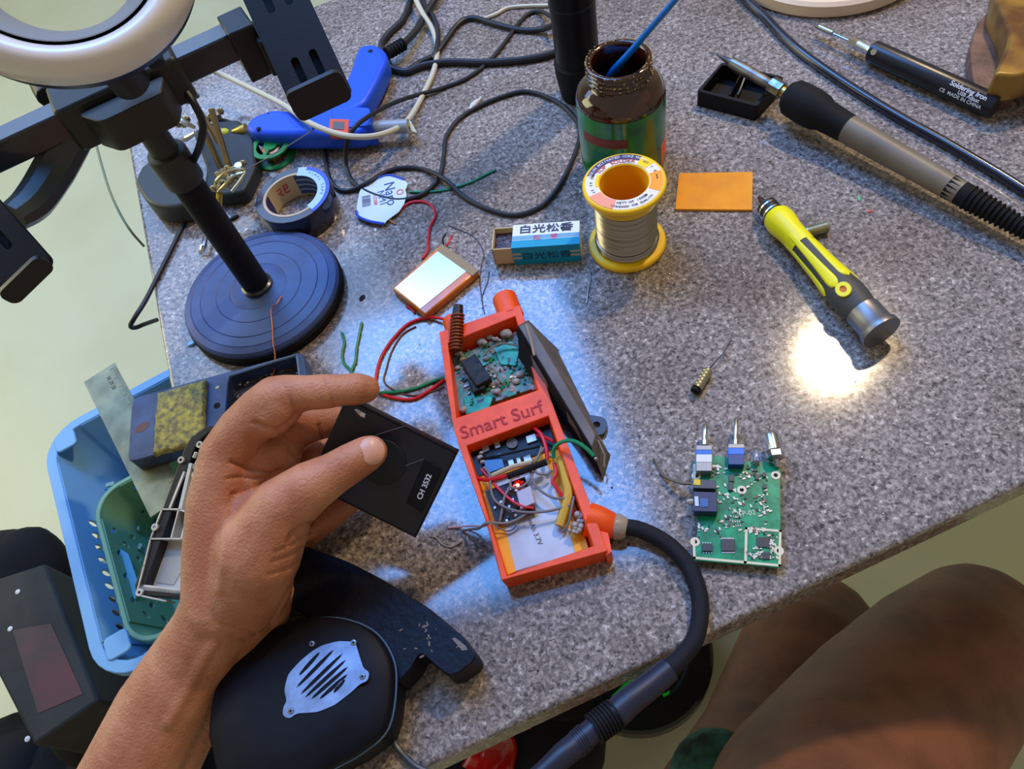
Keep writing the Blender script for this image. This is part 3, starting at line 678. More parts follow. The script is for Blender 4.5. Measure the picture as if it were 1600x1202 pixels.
knobpart(1138, 1163, (694, 700, 710, 726), (gp, bp2, mat('deep_blue_part', (8, 60, 130), .4)), 1149.5, 696, 654, .0014)
a, b = P(1181, 722, .009), P(1181, 697, .009)
mb = MB(); mb.lathe([(.0019, 0), (.0019, .0055), (.0014, .0072), (.0004, .008)], AX(a, b), 14); obj('clear_led', mb, mat('clear_epoxy', (225, 225, 235), .1, trans=.8), t)
mb = MB()
for dx in (-5, 0, 5): mb.cyl(P(1181 + dx, 728, hz), P(1181 + dx * .5, 714, .009), .0004, 6)
obj('led_legs', mb, tin, t)
a, b = P(1212, 716, .011), P(1204, 679, .011)
mb = MB(); mb.lathe([(.0052, 0), (.0052, .0035)], AX(a, b), 6); obj('hex_nut', mb, chrome, t, smooth=20)
a2 = a.lerp(b, .3)
mb = MB(); mb.lathe([(.0041, 0), (.0041, .0095), (.0037, .0105), (.0028, .0106), (.0028, .006)], AX(a2, b), 24); obj('antenna_socket', mb, chrome, t)
mb = MB(); mb.cyl(P(1214, 728, hz + .001), a, .0016, 10); obj('socket_leg', mb, chrome, t)
def blk(pts, h, m, nm): mb = MB(); mb.prism(WP(pts, h), hz, h); return obj(nm, mb, m, t, smooth=0, bev=.0003)
blk([(1084, 748), (1119, 751), (1119, 764), (1083, 763)], .0125, mat('slate_part', (60, 66, 80), .4), 'slide_switch')
blk([(1084, 748), (1095, 749), (1095, 759), (1083, 758)], .0128, mat('yellow_contact', (170, 150, 50), .4, .6), 'contact')
o = blk([(1083, 768), (1120, 769), (1121, 800), (1084, 799)], .0135, mat('blue_black_jack', (38, 48, 84), .35), 'audio_jack')
mb = MB(); mb.prism(WP([(1085, 776), (1091, 776), (1092, 791), (1086, 791)], .0138), .0134, .0139); obj('jack_spring', mb, chrome, o, smooth=0)
mb = MB(); mb.prism(WP([(1094, 779), (1106, 779), (1106, 792), (1094, 792)], .0138), .0134, .0138); obj('jack_window', mb, bluep, o, smooth=0)
mb = MB(); mb.cyl(P(1084, 784, .010), P(1076, 784, .010), .0021, 14); mb.cyl(P(1077, 784, .010), P(1073, 784, .010), .0016, 14); obj('jack_nozzle', mb, chrome, o)
mb = MB(); mb.tube([P(1080, 756, .008), P(1065, 755, .008), P(1045, 748, .004), P(1034, 740, .002), P(1030, 733, .001), P(1023, 720, .001), P(1021, 716, .002)], [.0009, .0011, .0012, .0008, .0006, .0005], 7)
obj('lead_wire', mb, mat('olive_wire', (110, 100, 85), .5), t)

# ================================================================ solder spool
s0 = P(980, 382); t = thing('solder_spool', 'yellow spool wound with silver solder wire and a printed paper label', 'spool', s0)
S = Matrix.Translation((s0.x, s0.y, 0)); yel = mat('yellow_plastic', (255, 205, 30), .35, sss=.1)
mb = MB(); mb.lathe([(.011, 0), (.0262, 0), (.0272, .001), (.0272, .0035), (.0262, .0048), (.018, .0052)], S, 56, False); obj('bottom_flange', mb, yel, t)
mb = MB(); mb.lathe([(.018, .0455), (.0218, .0465), (.0235, .0500), (.0262, .0558), (.0272, .0566), (.0272, .0594), (.0264, .0602), (.0168, .0602), (.0160, .0596)], S, 64, False); obj('top_flange', mb, yel, t)
mb = MB(); mb.lathe([(.0160, .0596), (.0152, .054), (.0145, .004), (.014, .0015), (0, .0015)], S, 40, False)
mb.f = [f[::-1] for f in mb.f]; obj('core', mb, mat('inner_yellow', (235, 165, 10), .5), t)
mb = MB(); pr = [(.018, .005)]
for k in range(26):
    z = .0062 + k * .00158
    for q, dz in ((.0, -.0007), (.0007, 0), (.0, .0007)): pr.append((.0205 + q + (.0012 if k < 3 else 0) + .0003 * math.sin(k * 1.9), z + dz))
pr.append((.018, .048)); mb.lathe(pr, S, 56, False); obj('solder_wire', mb, mat('wound_solder', (158, 148, 140), .3, 1), t, smooth=80)
# printed label ring in sectors
def sector(r0, r1, a0, a1, z0, z1, M, n=10):
    p = [(r1 * math.cos(math.radians(a0 + (a1 - a0) * k / n)), r1 * math.sin(math.radians(a0 + (a1 - a0) * k / n))) for k in range(n + 1)]
    q = [(r0 * math.cos(math.radians(a0 + (a1 - a0) * k / n)), r0 * math.sin(math.radians(a0 + (a1 - a0) * k / n))) for k in range(n + 1)][::-1]
    mb = MB(); mb.prism(p + q, z0, z1, M); return mb
ca = lambda px, py: math.degrees(math.atan2(P(px, py, .06).y - s0.y, P(px, py, .06).x - s0.x))
paper = mat('label_paper', (238, 232, 222), .6); violet = mat('label_violet', (72, 62, 110), .5); oran = mat('label_orange', (255, 165, 40), .5); pnk = mat('label_salmon', (250, 160, 125), .5); lyel = mat('label_yellow', (255, 215, 20), .5)
sp = obj('paper_label', sector(.0168, .0252, 0, 359.9, .0602, .0604, S, 64), paper, t, smooth=0)
def sec_px(x0, y0, x1, y1, r0, r1, m, z=.0606):
    a0, a1 = ca(x0, y0), ca(x1, y1)
    while a1 > a0: a1 -= 360
    obj('label_field', sector(r0, r1, a1, a0, .0603, z, S), m, sp, smooth=0)
sec_px(918, 276, 1002, 247, .0208, .0252, violet)
sec_px(1002, 247, 1020, 256, .0172, .0252, lyel)
sec_px(1027, 268, 1022, 297, .0172, .0250, oran)
sec_px(957, 328, 922, 308, .0172, .0252, pnk)
sec_px(938, 292, 929, 272, .0168, .0190, lyel)
def arctext(s, size, rad, a_mid, m, z, flip=False, step=None):
    st = step or size * .62 / rad * 57.3
    for k, ch in enumerate(s):
        if ch == ' ': continue
        off = (k - (len(s) - 1) / 2) * st
        a = math.radians(a_mid - off if not flip else a_mid + off)
        M = S @ Matrix.Translation((rad * math.cos(a), rad * math.sin(a), z)) @ Matrix.Rotation(a + (-PI / 2 if not flip else PI / 2), 4, 'Z')
        text(ch, size, M, m, sp, 'letter', .00003, bold=.00002)
redi = mat('label_red_ink', (205, 60, 40), .5); dki = mat('label_dark_ink', (40, 40, 55), .5); whi = mat('label_white_ink', (240, 238, 235), .5)
arctext('ROSIN ACTIVATED CORE WIRE', .0030, .0230, ca(955, 244), whi, .0607)
arctext('TOP SOLDER', .0046, .0190, ca(955, 248), redi, .0607)
arctext('WT 1 0 mm', .0026, .0215, ca(1022, 264), dki, .0607, step=6)
arctext('NO 63 37', .0026, .0215, ca(915, 290), dki, .0607, True, step=6)
arctext('NETT WT 100GM', .0026, .0195, ca(992, 322), dki, .0607, True)
arctext('STANDARD FOR QUALITY', .0024, .0228, ca(992, 326), dki, .0607, True)

# ================================================================ amber jar with green label and blue brush
j0 = P(975, 262); JS = Matrix.Translation((j0.x, j0.y, 0)); JT = .108
t = thing('amber_jar', 'amber glass jar with torn green label and threaded open neck', 'jar', (j0.x, j0.y, 0))
amb = mat('amber_glass', (58, 22, 8), .08, coat=.8, var=.2, vs=60, ior=1.5)
pr = [(0, 0), (.026, 0), (.030, .003), (.031, .010), (.031, .070), (.0300, .076), (.0265, .082), (.0222, .0855), (.0205, .088), (.0205, .0895)]
for k in range(3):
    z = .0905 + k * .0052; pr += [(.0205, z), (.0222, z + .001), (.0224, z + .002), (.0208, z + .0033), (.0205, z + .0045)]
pr += [(.0218, .1060), (.0224, .1072), (.0222, .109), (.0210, .1098), (.0190, .1096), (.0182, .108), (.0180, .088), (.027, .074), (.028, .006), (0, .004)]
zc = lambda z: z if z < .0672 else .0672 + (z - .0672) * .66
pr = [(r, zc(z)) for r, z in pr]
mb = MB(); mb.lathe(pr, JS, 64, False); obj('glass_body', mb, amb, t, smooth=60)
mb = MB(); mb.lathe([(.0275, .006), (.0275, .030), (0, .030)], JS, 40, False); obj('flux', mb, mat('dark_flux', (40, 18, 10), .2), t)
lg = mat('green_foil_label', (15, 130, 45), .28, c2=(8, 85, 50), vs=45, coat=.5)
def band(r, z0, z1, a0, a1, m, nm, par, jag=0, n=48):
    mb = MB(); vs = []
    for k in range(n + 1):
        a = math.radians(a0 + (a1 - a0) * k / n); zb = z0 + (random.random() * jag if jag else 0)
        for rr, z in ((r, zb), (r, z1), (r - .0003, zb), (r - .0003, z1)): vs.append((rr * math.cos(a), rr * math.sin(a), z))
    fs = []
    for k in range(n):
        i, q = k * 4, k * 4 + 4; fs += [(i, q, q + 1, i + 1), (q + 2, i + 2, i + 3, q + 3), (i + 1, q + 1, q + 3, i + 3), (q, i, i + 2, q + 2)]
    mb.add(vs, fs, JS); return obj(nm, mb, m, par, smooth=60)
random.seed(4)
lb = band(.0314, .010, .0672, -200, 20, lg, 'green_label', t)
band(.0316, .046, .0535, -165, -100, mat('label_dull_red', (120, 52, 50), .5), 'label_stripe', lb)
band(.0316, .010, .031, -48, 15, mat('label_orange_print', (250, 105, 30), .5), 'label_print', lb, .012, 30)
band(.0316, .014, .040, -150, -96, mat('label_teal', (10, 105, 85), .35), 'label_print', lb, .012, 30)
random.seed(9); mb = MB()
for k in range(240):
    a = random.uniform(0, 2 * PI); r = random.choice((.0222, .0222, .020)); z = random.choice((.1094, .1094, .1094, .104, .099, .094)) + random.uniform(-.0006, .0006)
    if z < .106: r = .0223
    mb.ell((r * math.cos(a), r * math.sin(a), zc(z)), random.uniform(.0002, .0007), n=6, m=4, M=JS)
obj('rosin_crust', mb, mat('dried_rosin', (190, 170, 120), .3), t, kind='stuff')
a, b = P(962, 108, .082), P(1062, -8, .145)
mb = MB(); mb.tube([a + (a - b) * .12, a, a.lerp(b, .3), b, b + (b - a) * .3], [.0028, .0030, .0022, .0018, .0018], 12, 3)
tag(obj('blue_stick', mb, mat('blue_plastic_stick', (0, 120, 235), .35, c2=(0, 100, 160), vs=12)), 'blue plastic stick standing in the amber jar', 'stick')

# ================================================================ rosin box
t = thing('rosin_box', 'blue and white rosin matchbox with its inner tray slid out to the left', 'box', P(840, 395))
hb2 = .018
o0, o1 = P(803, 410, 0), P(912, 402, 0); 
F = FR(P(799, 388, hb2), P(905, 381, hb2))   # front top edge of the sleeve
LL = (P(905, 381, hb2) - P(799, 388, hb2)).length; WD = (P(802, 352, hb2) - P(799, 388, hb2)).length
wsl = mat('sleeve_white', (228, 232, 236), .5); tur = mat('sleeve_turquoise', (0, 150, 185), .45); cardb = mat('tray_card', (205, 180, 135), .7)
mb = MB(); mb.box(0, 0, -hb2 + .0002, LL, WD, 0, F); sl_ = obj('sleeve', mb, wsl, t, smooth=0)
mb = MB(); mb.box(-.0002, -.0003, -hb2 + .0002, LL + .0002, .0001, .0002, F); mb.box(-.0002, -.0002, 0, LL + .0002, WD * .30, .0003, F); obj('turquoise_band', mb, tur, sl_, smooth=0)
mb = MB()
for k in range(4): mb.box(0, WD * (.34 + .045 * k), 0, LL, WD * (.355 + .045 * k), .0003, F)
obj('pinstripe', mb, mat('sleeve_lightblue', (60, 180, 220), .5), sl_, smooth=0)
prnt = mat('sleeve_ink', (40, 45, 70), .5)
text('白光松香', WD * .38, F @ Matrix.Translation((LL * .5, WD * .74, .0004)) @ Matrix.Diagonal((1.18, 1, 1, 1)), prnt, sl_, ext=.00005, bold=.00008)
text('松    香', WD * .26, F @ Matrix.Translation((LL * .5, WD * .36, .0005)), mat('sleeve_pink_ink', (225, 100, 140), .5), sl_, ext=.00005)
text('白光松香', hb2 * .42, F @ Matrix.Translation((LL * .5, -.0004, -hb2 * .52)) @ Matrix.Rotation(PI / 2, 4, 'X') @ Matrix.Diagonal((1.2, 1, 1, 1)), mat('sleeve_navy_ink', (10, 60, 90), .5), sl_, ext=.00005, bold=.00005)
mb = MB()
for x0, x1 in ((0, .006), (LL - .007, LL)):
    for z in (-.006, -.010): mb.box(x0, -.0005, z - .0012, x1, -.0002, z + .0004, F)
obj('cream_marks', mb, cardb, sl_, smooth=0)
D_ = .0145
mb = MB(); w_ = .0008; z0 = -hb2 + .001; z1 = -.001
mb.box(-D_, .0006, z0, .01, WD - .0006, z0 + w_, F); mb.box(-D_, .0006, z0, .01, .0006 + w_, z1, F); mb.box(-D_, WD - .0006 - w_, z0, .01, WD - .0006, z1, F); mb.box(-D_, .0006, z0, -D_ + w_, WD - .0006, z1, F)
tr = obj('tray', mb, cardb, t, smooth=0)
mb = MB(); mb.box(-D_ + .001, .0016, z0 + w_, .01, WD - .0016, z1 - .005, F); obj('rosin', mb, mat('brown_rosin', (75, 45, 35), .2, bump=.9, bs=300, var=.4, vs=200), t, smooth=0)

# orange card
mb = MB(); mb.prism(WP([(1061, 271), (1176, 269), (1175, 328), (1055, 327)], .0018), .0002, .0020)
tag(obj('orange_card', mb, mat('bright_orange_card', (255, 160, 0), .6, var=.06, vs=50)), 'bright orange rectangular card lying flat beside the solder spool', 'card')
# ================================================================ right hand tools
def axis_obj(a, b, parts, t):        # lathe segments along a->b; parts: (name, material, [(dist, r)...], sides)
    M = AX(a, b)
    for nm, m, prof, n in parts:
        mb = MB(); mb.lathe([(r, d) for d, r in prof], M, n); obj(nm, mb, m, t)
    return M
# big soldering iron
ia, ib = P(1120, 85, .026), P(1625, 372, .012)
t = thing('soldering_iron', 'soldering iron with grey brown handle, its tip resting over the black tray', 'soldering iron', P(1350, 250))
Lf = (ib - ia).length
def du(x): return (x - 1120) / 505 * Lf
M = AX(ia, ib)
# distances measured through the picture so the joints fall where they are seen
def dist(px, py):
    best = min((abs(proj(ia.lerp(ib, k / 400))[0] - px), k) for k in range(401)); return best[1] / 400 * Lf
d = [dist(x, 0) for x in (1143, 1163, 1205, 1222, 1232, 1262, 1285, 1325, 1480, 1500, 1560, 1625)]
hnd = mat('grey_brown_handle', (122, 110, 92), .45, var=.08, vs=30)
for nm, m, prof, n in (
    ('tip', mat('oxidised_tip', (105, 100, 98), .45, .7, var=.2, vs=200), [(0, .0008), (d[0] * .6, .0022), (d[0], .0030)], 14),
    ('barrel', mat('heated_steel', (150, 145, 142), .35, .8, var=.3, vs=60), [(d[0], .0045), (d[1], .0048), (d[2], .0040)], 18),
    ('collar_nut', steel, [(d[2], .0066), (d[3], .0066)], 8),
    ('collar_ring', brass, [(d[3], .0045), (d[4], .0045)], 16),
    ('front_grip', rubber, [(d[4], .0100), (d[4] + .004, .0132), (d[5], .0140), (d[6] - .002, .0130), (d[6] + .003, .0110), (d[7], .0100)], 24),
    ('handle', hnd, [(d[7], .0098), (d[7] + .01, .0099), (d[8], .0082), (d[9], .0080)], 28),
    ('cord_guard', rubber, [(d[8] + .001, .0083), (d[9] + .004, .0078), (d[10], .0058), (d[11], .0050), (d[11] + .03, .0045)], 16)):
    mb = MB(); mb.lathe([(r, x) for x, r in prof], M, n); obj(nm, mb, m, t, smooth=30)
mb = MB()
for k in range(14):
    x = d[9] + .006 + k * .0034; r = .0086 - k * .00018; mb.lathe([(r - .001, x - .0007), (r, x), (r, x + .0008), (r - .001, x + .0015)], M, 16)
obj('guard_ribs', mb, rubber, t)
mb = MB(); mb.tube([ia.lerp(ib, 1.03), P(1690, 405, .008), P(1780, 430, .0045), P(1900, 430, .0045), P(2080, 400, .0045)], .0042, 12); obj('cord', mb, cableblk, t)
# its tray rest
t = thing('black_tray', 'small open black plastic tray under the soldering iron tip', 'tray', P(1145, 150))
ht = .014
oq = WP([(1128, 97), (1225, 120), (1183, 166), (1089, 142)], ht); hq = WP([(1129, 101), (1218, 122), (1180, 160), (1097, 140)], ht)
mb = MB(); mb.plate(roundpoly(oq, .002), [roundpoly(hq, .002)], .001, ht); obj('tray_wall', mb, matte, t, smooth=0, bev=.0004)
mb = MB(); mb.prism(roundpoly(oq, .002), 0, .0015); obj('tray_floor', mb, matte, t)
mb = MB(); mb.cyl(P(1165, 118, .012), P(1153, 149, .008), .0009, 8); obj('silver_pin', mb, chrome, t)
a, b = P(1160, 112, .012), P(1140, 148, .012); mb = MB(); mb.box(0, -.0006, -.010, (b - a).length, .0006, 0, FR(a, b)); obj('divider', mb, matte, t, smooth=0)
# black glossy power cord along the right
wire('extension_cord', 'glossy black power cord running diagonally above the big soldering iron', 'cord', mat('glossy_black_cord', (26, 28, 44), .25, coat=.4), .0036,
     [(1140, -30), (1168, 2), (1195, 26), (1222, 55), (1260, 88), (1320, 130), (1400, 180), (1480, 225), (1560, 272), (1640, 320), (1760, 370), (1900, 395), (2100, 380)], n=12)
# pen soldering iron
pa, pb_ = P(1270, 38, .0095), P(1556, 168, .0095)
t = thing('pen_iron', 'slim black pen soldering iron with white lettering and chrome tip', 'soldering iron', P(1420, 105))
Lp = (pb_ - pa).length; M = AX(pa, pb_)
def dp(px): 
    best = min((abs(proj(pa.lerp(pb_, k / 400))[0] - px), k) for k in range(401)); return best[1] / 400 * Lp
for nm, m, prof, n in (
    ('tip', MATS['oxidised_tip'], [(0, .0006), (dp(1280), .0020)], 12),
    ('tip_sleeve', chrome, [(dp(1280), .0026), (dp(1301), .0026)], 14),
    ('tip_shank', chrome, [(dp(1301), .0012), (dp(1328), .0012)], 10),
    ('hex_collar', chrome, [(dp(1328), .0040), (dp(1340), .0040)], 6),
    ('ferrule', mat('milky_chrome', (205, 208, 215), .3, .8), [(dp(1340), .0036), (dp(1356), .0036), (dp(1362), .0045)], 16),
    ('barrel', mat('satin_black_pen', (34, 34, 40), .3), [(dp(1362), .0075), (dp(1364), .0085), (dp(1550), .0085), (dp(1555), .0075)], 32)):
    mb = MB(); mb.lathe([(r, x) for x, r in prof], M, n); o = obj(nm, mb, m, t, smooth=30)
wi = mat('white_print', (225, 225, 228), .5)
cdir = (pb_ - pa).normalized(); upn = (EYE - P(1520, 150, .02)).normalized(); upn = (upn - cdir * upn.dot(cdir)).normalized()
def pen_text(s, px, rad_ang, size):
    c = pa + cdir * dp(px); nrm_ = Matrix.Rotation(rad_ang, 3, cdir) @ upn; side = nrm_.cross(cdir)
    MM = Matrix.Translation(c + nrm_ * .00865) @ Matrix((cdir, side, nrm_)).transposed().to_4x4(); text(s, size, MM, wi, o, ext=.0001, bold=.00005)
pen_text('Soldering Iron', 1515, -.30, .0050); pen_text('USB Adjust', 1520, .12, .0036); pen_text('CE  MADE IN CHINA', 1510, .50, .0036)
mb = MB(); mb.cyl(pa + cdir * dp(1372) + upn * .0072, pa + cdir * dp(1372) + upn * .0092, .0024, 12); obj('chrome_window', mb, chrome, t)
# rusty object, top right
t = thing('brass_fitting', 'worn brown leather and brass fitting at the top right corner of the table', 'fitting', P(1570, 110))
rusty = mat('worn_brown_leather', (122, 88, 72), .5, var=.25, vs=60, bump=.3)
mb = MB(); mb.prism(roundpoly(WP([(1552, 10), (1575, 0), (1625, 20), (1625, 130), (1600, 125), (1585, 150), (1560, 152), (1535, 145), (1520, 125), (1516, 75), (1527, 35)], .012), .004), .0, .012); obj('base_flap', mb, rusty, t, bev=.002)
mb = MB(); mb.prism(roundpoly(WP([(1555, 0), (1570, 30), (1577, 55), (1570, 80), (1558, 105), (1555, 115), (1590, 118), (1650, 100), (1660, -40), (1560, -40)], .035), .004), .012, .035); obj('brass_shell', mb, mat('aged_brass', (165, 128, 60), .35, .5, c2=(110, 75, 45), vs=40), t, bev=.003, seg=3)
# cream lamp base at the top edge
lb0 = P(1290, -60)
mb = MB(); mb.lathe([(0, 0), (.083, 0), (.085, .002), (.085, .011), (.082, .0135), (.04, .015), (0, .015)], Matrix.Translation((lb0.x, lb0.y, 0)), 80, False)
t = tag(obj('lamp_base', mb, mat('cream_enamel', (236, 210, 180), .3, coat=.3)), 'round cream base at the top edge of the table', 'lamp base')
# round black post
p0 = P(908, 146); t = thing('black_post', 'black round post standing on a rubber foot behind the jar', 'stand', (p0.x, p0.y, 0))
S = Matrix.Translation((p0.x, p0.y, 0))
mb = MB(); mb.lathe([(.0160, 0), (.0168, .002), (.0192, .022), (.0196, .032), (.0178, .034)], S, 32); obj('rubber_foot', mb, rubber, t)
mb = MB(); mb.lathe([(.0176, .030), (.0176, .17), (.0176, .34)], S, 32); obj('tube', mb, mat('satin_black_tube', (20, 20, 24), .35), t)
mb = MB(); mb.lathe([(.0180, .083), (.0180, .0842)], S, 32); obj('wire_tie', mb, cableblk, t)

# ================================================================ screwdriver
sa, sb = P(1185, 308, .010), P(1378, 520, .0135)
t = thing('screwdriver', 'yellow and grey screwdriver handle with a steel end cap and dark bit', 'screwdriver', P(1290, 420))
Ls = (sb - sa).length; M = AX(sa, sb)
def dd(py):
    best = min((abs(proj(sa.lerp(sb, k / 400))[1] - py), k) for k in range(401)); return best[1] / 400 * Ls
hp = [(dd(336), .0078), (dd(339), .0095), (dd(348), .0102), (dd(362), .0088), (dd(385), .0084), (dd(420), .0094), (dd(445), .0108), (dd(462), .0118), (dd(475), .0112), (dd(487), .0102)]
ylw = mat('lemon_yellow_grip', (252, 240, 20), .4); gry = mat('dark_grey_grip', (72, 70, 66), .55)
mb = MB(); mb.lathe([(.0010, 0), (.0022, .004), (.0022, dd(322))], M, 8); obj('bit', mb, mat('reddish_dark_steel', (85, 55, 52), .4, .6), t)
mb = MB(); mb.lathe([(.0050, dd(320)), (.0072, dd(322)), (.0072, dd(338))], M, 20); ch = obj('chuck', mb, black, t)
for y in (325, 332): mb = MB(); mb.lathe([(.0074, dd(y)), (.0074, dd(y) + .0011)], M, 20); obj('chuck_ring', mb, chrome, ch)
mb = MB(); mb.lathe([(r - .0005, x) for x, r in hp], M, 40); grip = obj('grip', mb, gry, t)
mb = MB(); mb.lathe([(r, x) for x, r in hp[:5]], M, 40, False); obj('yellow_sleeve', mb, ylw, t)
def gr_r(x):
    for (x0, r0), (x1, r1) in zip(hp, hp[1:]):
        if x0 <= x <= x1: return r0 + (r1 - r0) * (x - x0) / (x1 - x0)
    return hp[-1][1]
vw = M.to_3x3().inverted() @ ((EYE - sa.lerp(sb, .6)).normalized()); av = math.degrees(math.atan2(vw.y, vw.x))
def lobe(ac, wid, x0, x1):
    mb = MB(); vs = []; NL, NW = 26, 8
    for i in range(NL + 1):
        u = i / NL; x = x0 + (x1 - x0) * u
        w = wid * (.55 + .45 * u) * (1 if u < .85 else math.sqrt(max(0.0, 1 - ((u - .85) / .15) ** 2)))
        for k in range(NW + 1):
            a = math.radians(ac + w * (k / NW - .5) * 2); e = .0004 if 0 < k < NW and 0 < i < NL else -.0004
            r = gr_r(x) + e; vs.append((r * math.cos(a), r * math.sin(a), x))
    fs = [(i * (NW + 1) + k, i * (NW + 1) + k + 1, (i + 1) * (NW + 1) + k + 1, (i + 1) * (NW + 1) + k) for i in range(NL) for k in range(NW)]
    mb.add(vs, fs, M); obj('yellow_lobe', mb, ylw, t, smooth=70)
for j in range(6):
    ac = av + 8 + (j - 1) * 60; e = dd(455) if j % 2 else dd(450)
    lobe(ac, 22, dd(371), e + .0)
loc = M @ (Matrix.Rotation(math.radians(av - 2), 4, 'Z') @ Vector((gr_r(dd(463)) + .0002, 0, dd(463))))
nz = (loc - sa.lerp(sb, dd(463) / Ls)).normalized(); ME = Matrix.Translation(loc) @ FR((0, 0, 0), (sb - sa), nz)
mb = MB(); mb.plate(circ(0, 0, .0052, 20, .0045), [circ(0, 0, .0026, 14, .0020)], -.0022, .0004, ME); obj('hole_rim', mb, ylw, t, smooth=0)
mb = MB(); mb.prism(circ(0, 0, .0027, 14, .0021), -.002, -.0004, ME); obj('hanging_hole', mb, mat('orange_hole', (215, 120, 20), .6), t)
mb = MB(); mb.lathe([(.0102, dd(486)), (.0108, dd(487)), (.0108, dd(510)), (.0122, dd(514)), (.0122, dd(523)), (.0112, dd(525))], M, 40); obj('end_cap', mb, mat('brushed_cap', (128, 128, 132), .38, .8), t)
# ribbed metal bit behind the screwdriver
a, b = P(1258, 364, .0042), P(1294, 354, .0042); M = AX(a, b)
mb = MB(); pr = [(0, .0035)]
for k in range(10): pr += [(.0015 + k * .0015, .0042), (.0022 + k * .0015, .0036)]
mb.lathe([(r, x) for x, r in pr], M, 14); tag(obj('ribbed_bit', mb, mat('nickel_bit', (185, 180, 150), .35, .9)), 'small ribbed metal bit sticking out behind the yellow screwdriver', 'bit')
# coiled spring part with a wire
a, b = P(1085, 613, .0035), P(1107, 578, .0035); M = AX(a, b); Lr = (b - a).length
t = thing('metal_ferrule', 'small ribbed metal ferrule with a thin wire on the open table', 'fitting', P(1096, 597))
pr = [(0, .0028)]
for k in range(6): pr += [(.0032 + k * (Lr - .003) / 6, .0034), (.0026 + (k + .95) * (Lr - .003) / 6, .0030)]
mb = MB(); mb.lathe([(r, x) for x, r in pr[1:]], M, 14); obj('ribbed_barrel', mb, MATS['nickel_bit'], t)
mb = MB(); mb.lathe([(.0020, 0), (.0030, .0005), (.0030, .0024)], M, 14); obj('black_end', mb, rubber, t)
mb = MB(); mb.tube([b, P(1118, 565, .004), P(1130, 552, .005), P(1140, 535, .004), P(1143, 530, .003)], .0004, 6); obj('thin_wire', mb, mat('dark_wire', (90, 75, 68), .4, .5), t)

# ================================================================ glue gun
gblu = mat('royal_blue_plastic', (28, 86, 225), .4)
t = thing('glue_gun', 'royal blue hot glue gun lying on its side with a clear glue stick', 'glue gun', P(500, 180))
hg = .024
brl = WP([(381, 196), (392, 180), (425, 168), (470, 172), (520, 160), (560, 165), (580, 170), (578, 196), (560, 206), (520, 208), (470, 208), (420, 208), (390, 205)], hg)
mb = MB(); mb.prism(roundpoly(brl, .006, 4), .004, hg); obj('barrel', mb, gblu, t, bev=.006, seg=4)
hnd_ = WP([(527, 150), (548, 105), (554, 82), (562, 69), (585, 66), (603, 78), (605, 92), (590, 125), (570, 160), (540, 178), (515, 170)], hg)
mb = MB(); mb.prism(roundpoly(hnd_, .006, 4), .004, hg); obj('handle', mb, gblu, t, bev=.005, seg=4)
mb = MB(); mb.prism(roundpoly(WP([(515, 163), (576, 165), (580, 192), (520, 198)], .027), .003), .004, .0250); obj('rear_cap', mb, gblu, t, bev=.003, seg=3)
for x, y, r in ((404, 201, .0020), (419, 177, .0008), (491, 199, .0022), (579, 80, .0022), (540, 150, .0016)):
    p = P(x, y, hg); mb = MB(); mb.prism(circ(p.x, p.y, r, 12), hg - .002, hg + .0003); obj('screw_recess', mb, rubber, t, smooth=0)
mb = MB(); mb.prism(WP([(514, 183), (545, 184), (543, 206), (512, 205)], .0265), .018, .0252); obj('window_frame', mb, mat('orange_plastic', (225, 85, 40), .4), t, bev=.0008)
mb = MB(); mb.prism(WP([(520, 188), (537, 189), (537, 201), (519, 200)], .0265), .018, .0256); obj('window_inside', mb, mat('grey_glue_window', (95, 95, 100), .4), t)
mb = MB(); mb.prism(WP([(522, 132), (528, 136), (524, 146), (518, 144)], .02), .008, .02); mb.prism(WP([(597, 119), (602, 122), (600, 126), (594, 125)], .012), .008, .012); obj('trigger', mb, MATS['orange_plastic'], t)
mb = MB(); mb.lathe([(.0055, 0), (.0050, .004), (.0030, .010), (.0018, .013)], AX(P(385, 203, .014), P(352, 207, .014)), 14); obj('nozzle', mb, brass, t)
mb = MB(); mb.ell(P(350, 208, .013), .0055, .0045, .004, n=10, m=7); mb.ell(P(343, 204, .013), .0028, n=9, m=6); obj('glue_drip', mb, mat('yellow_old_glue', (200, 200, 55), .4), t)
mb = MB(); mb.cyl(P(604, 84, .014), P(632, 68, .012), .0055, 14, .0042)
for k in range(5):
    q = P(604, 84, .014).lerp(P(632, 68, .012), .2 + k * .17); mb.lathe([(.0060, 0), (.0060, .001)], AX(q, P(632, 68, .012)), 12)
obj('cord_guard', mb, rubber, t)
mb = MB(); mb.tube([P(630, 69, .012), P(650, 48, .008), P(665, 22, .006), P(682, -5, .006), P(700, -30, .006)], .0034, 10); obj('power_cord', mb, cableblk, t)
mb = MB(); mb.cyl(P(565, 201, .015), P(638, 197, .014), .0058, 18); tag(obj('glue_stick', mb, mat('translucent_glue_stick', (190, 195, 200), .3, trans=.35)), 'translucent glue stick pushed into the back of the blue glue gun', 'glue stick')
mb = MB(); mb.prism(roundpoly(WP([(636, 188), (642, 190), (652, 208), (644, 206)], .012), .001), .010, .0125); tag(obj('glue_blob', mb, mat('hardened_glue', (205, 200, 160), .4)), 'small hardened glue blob at the end of the clear glue stick', 'glue')
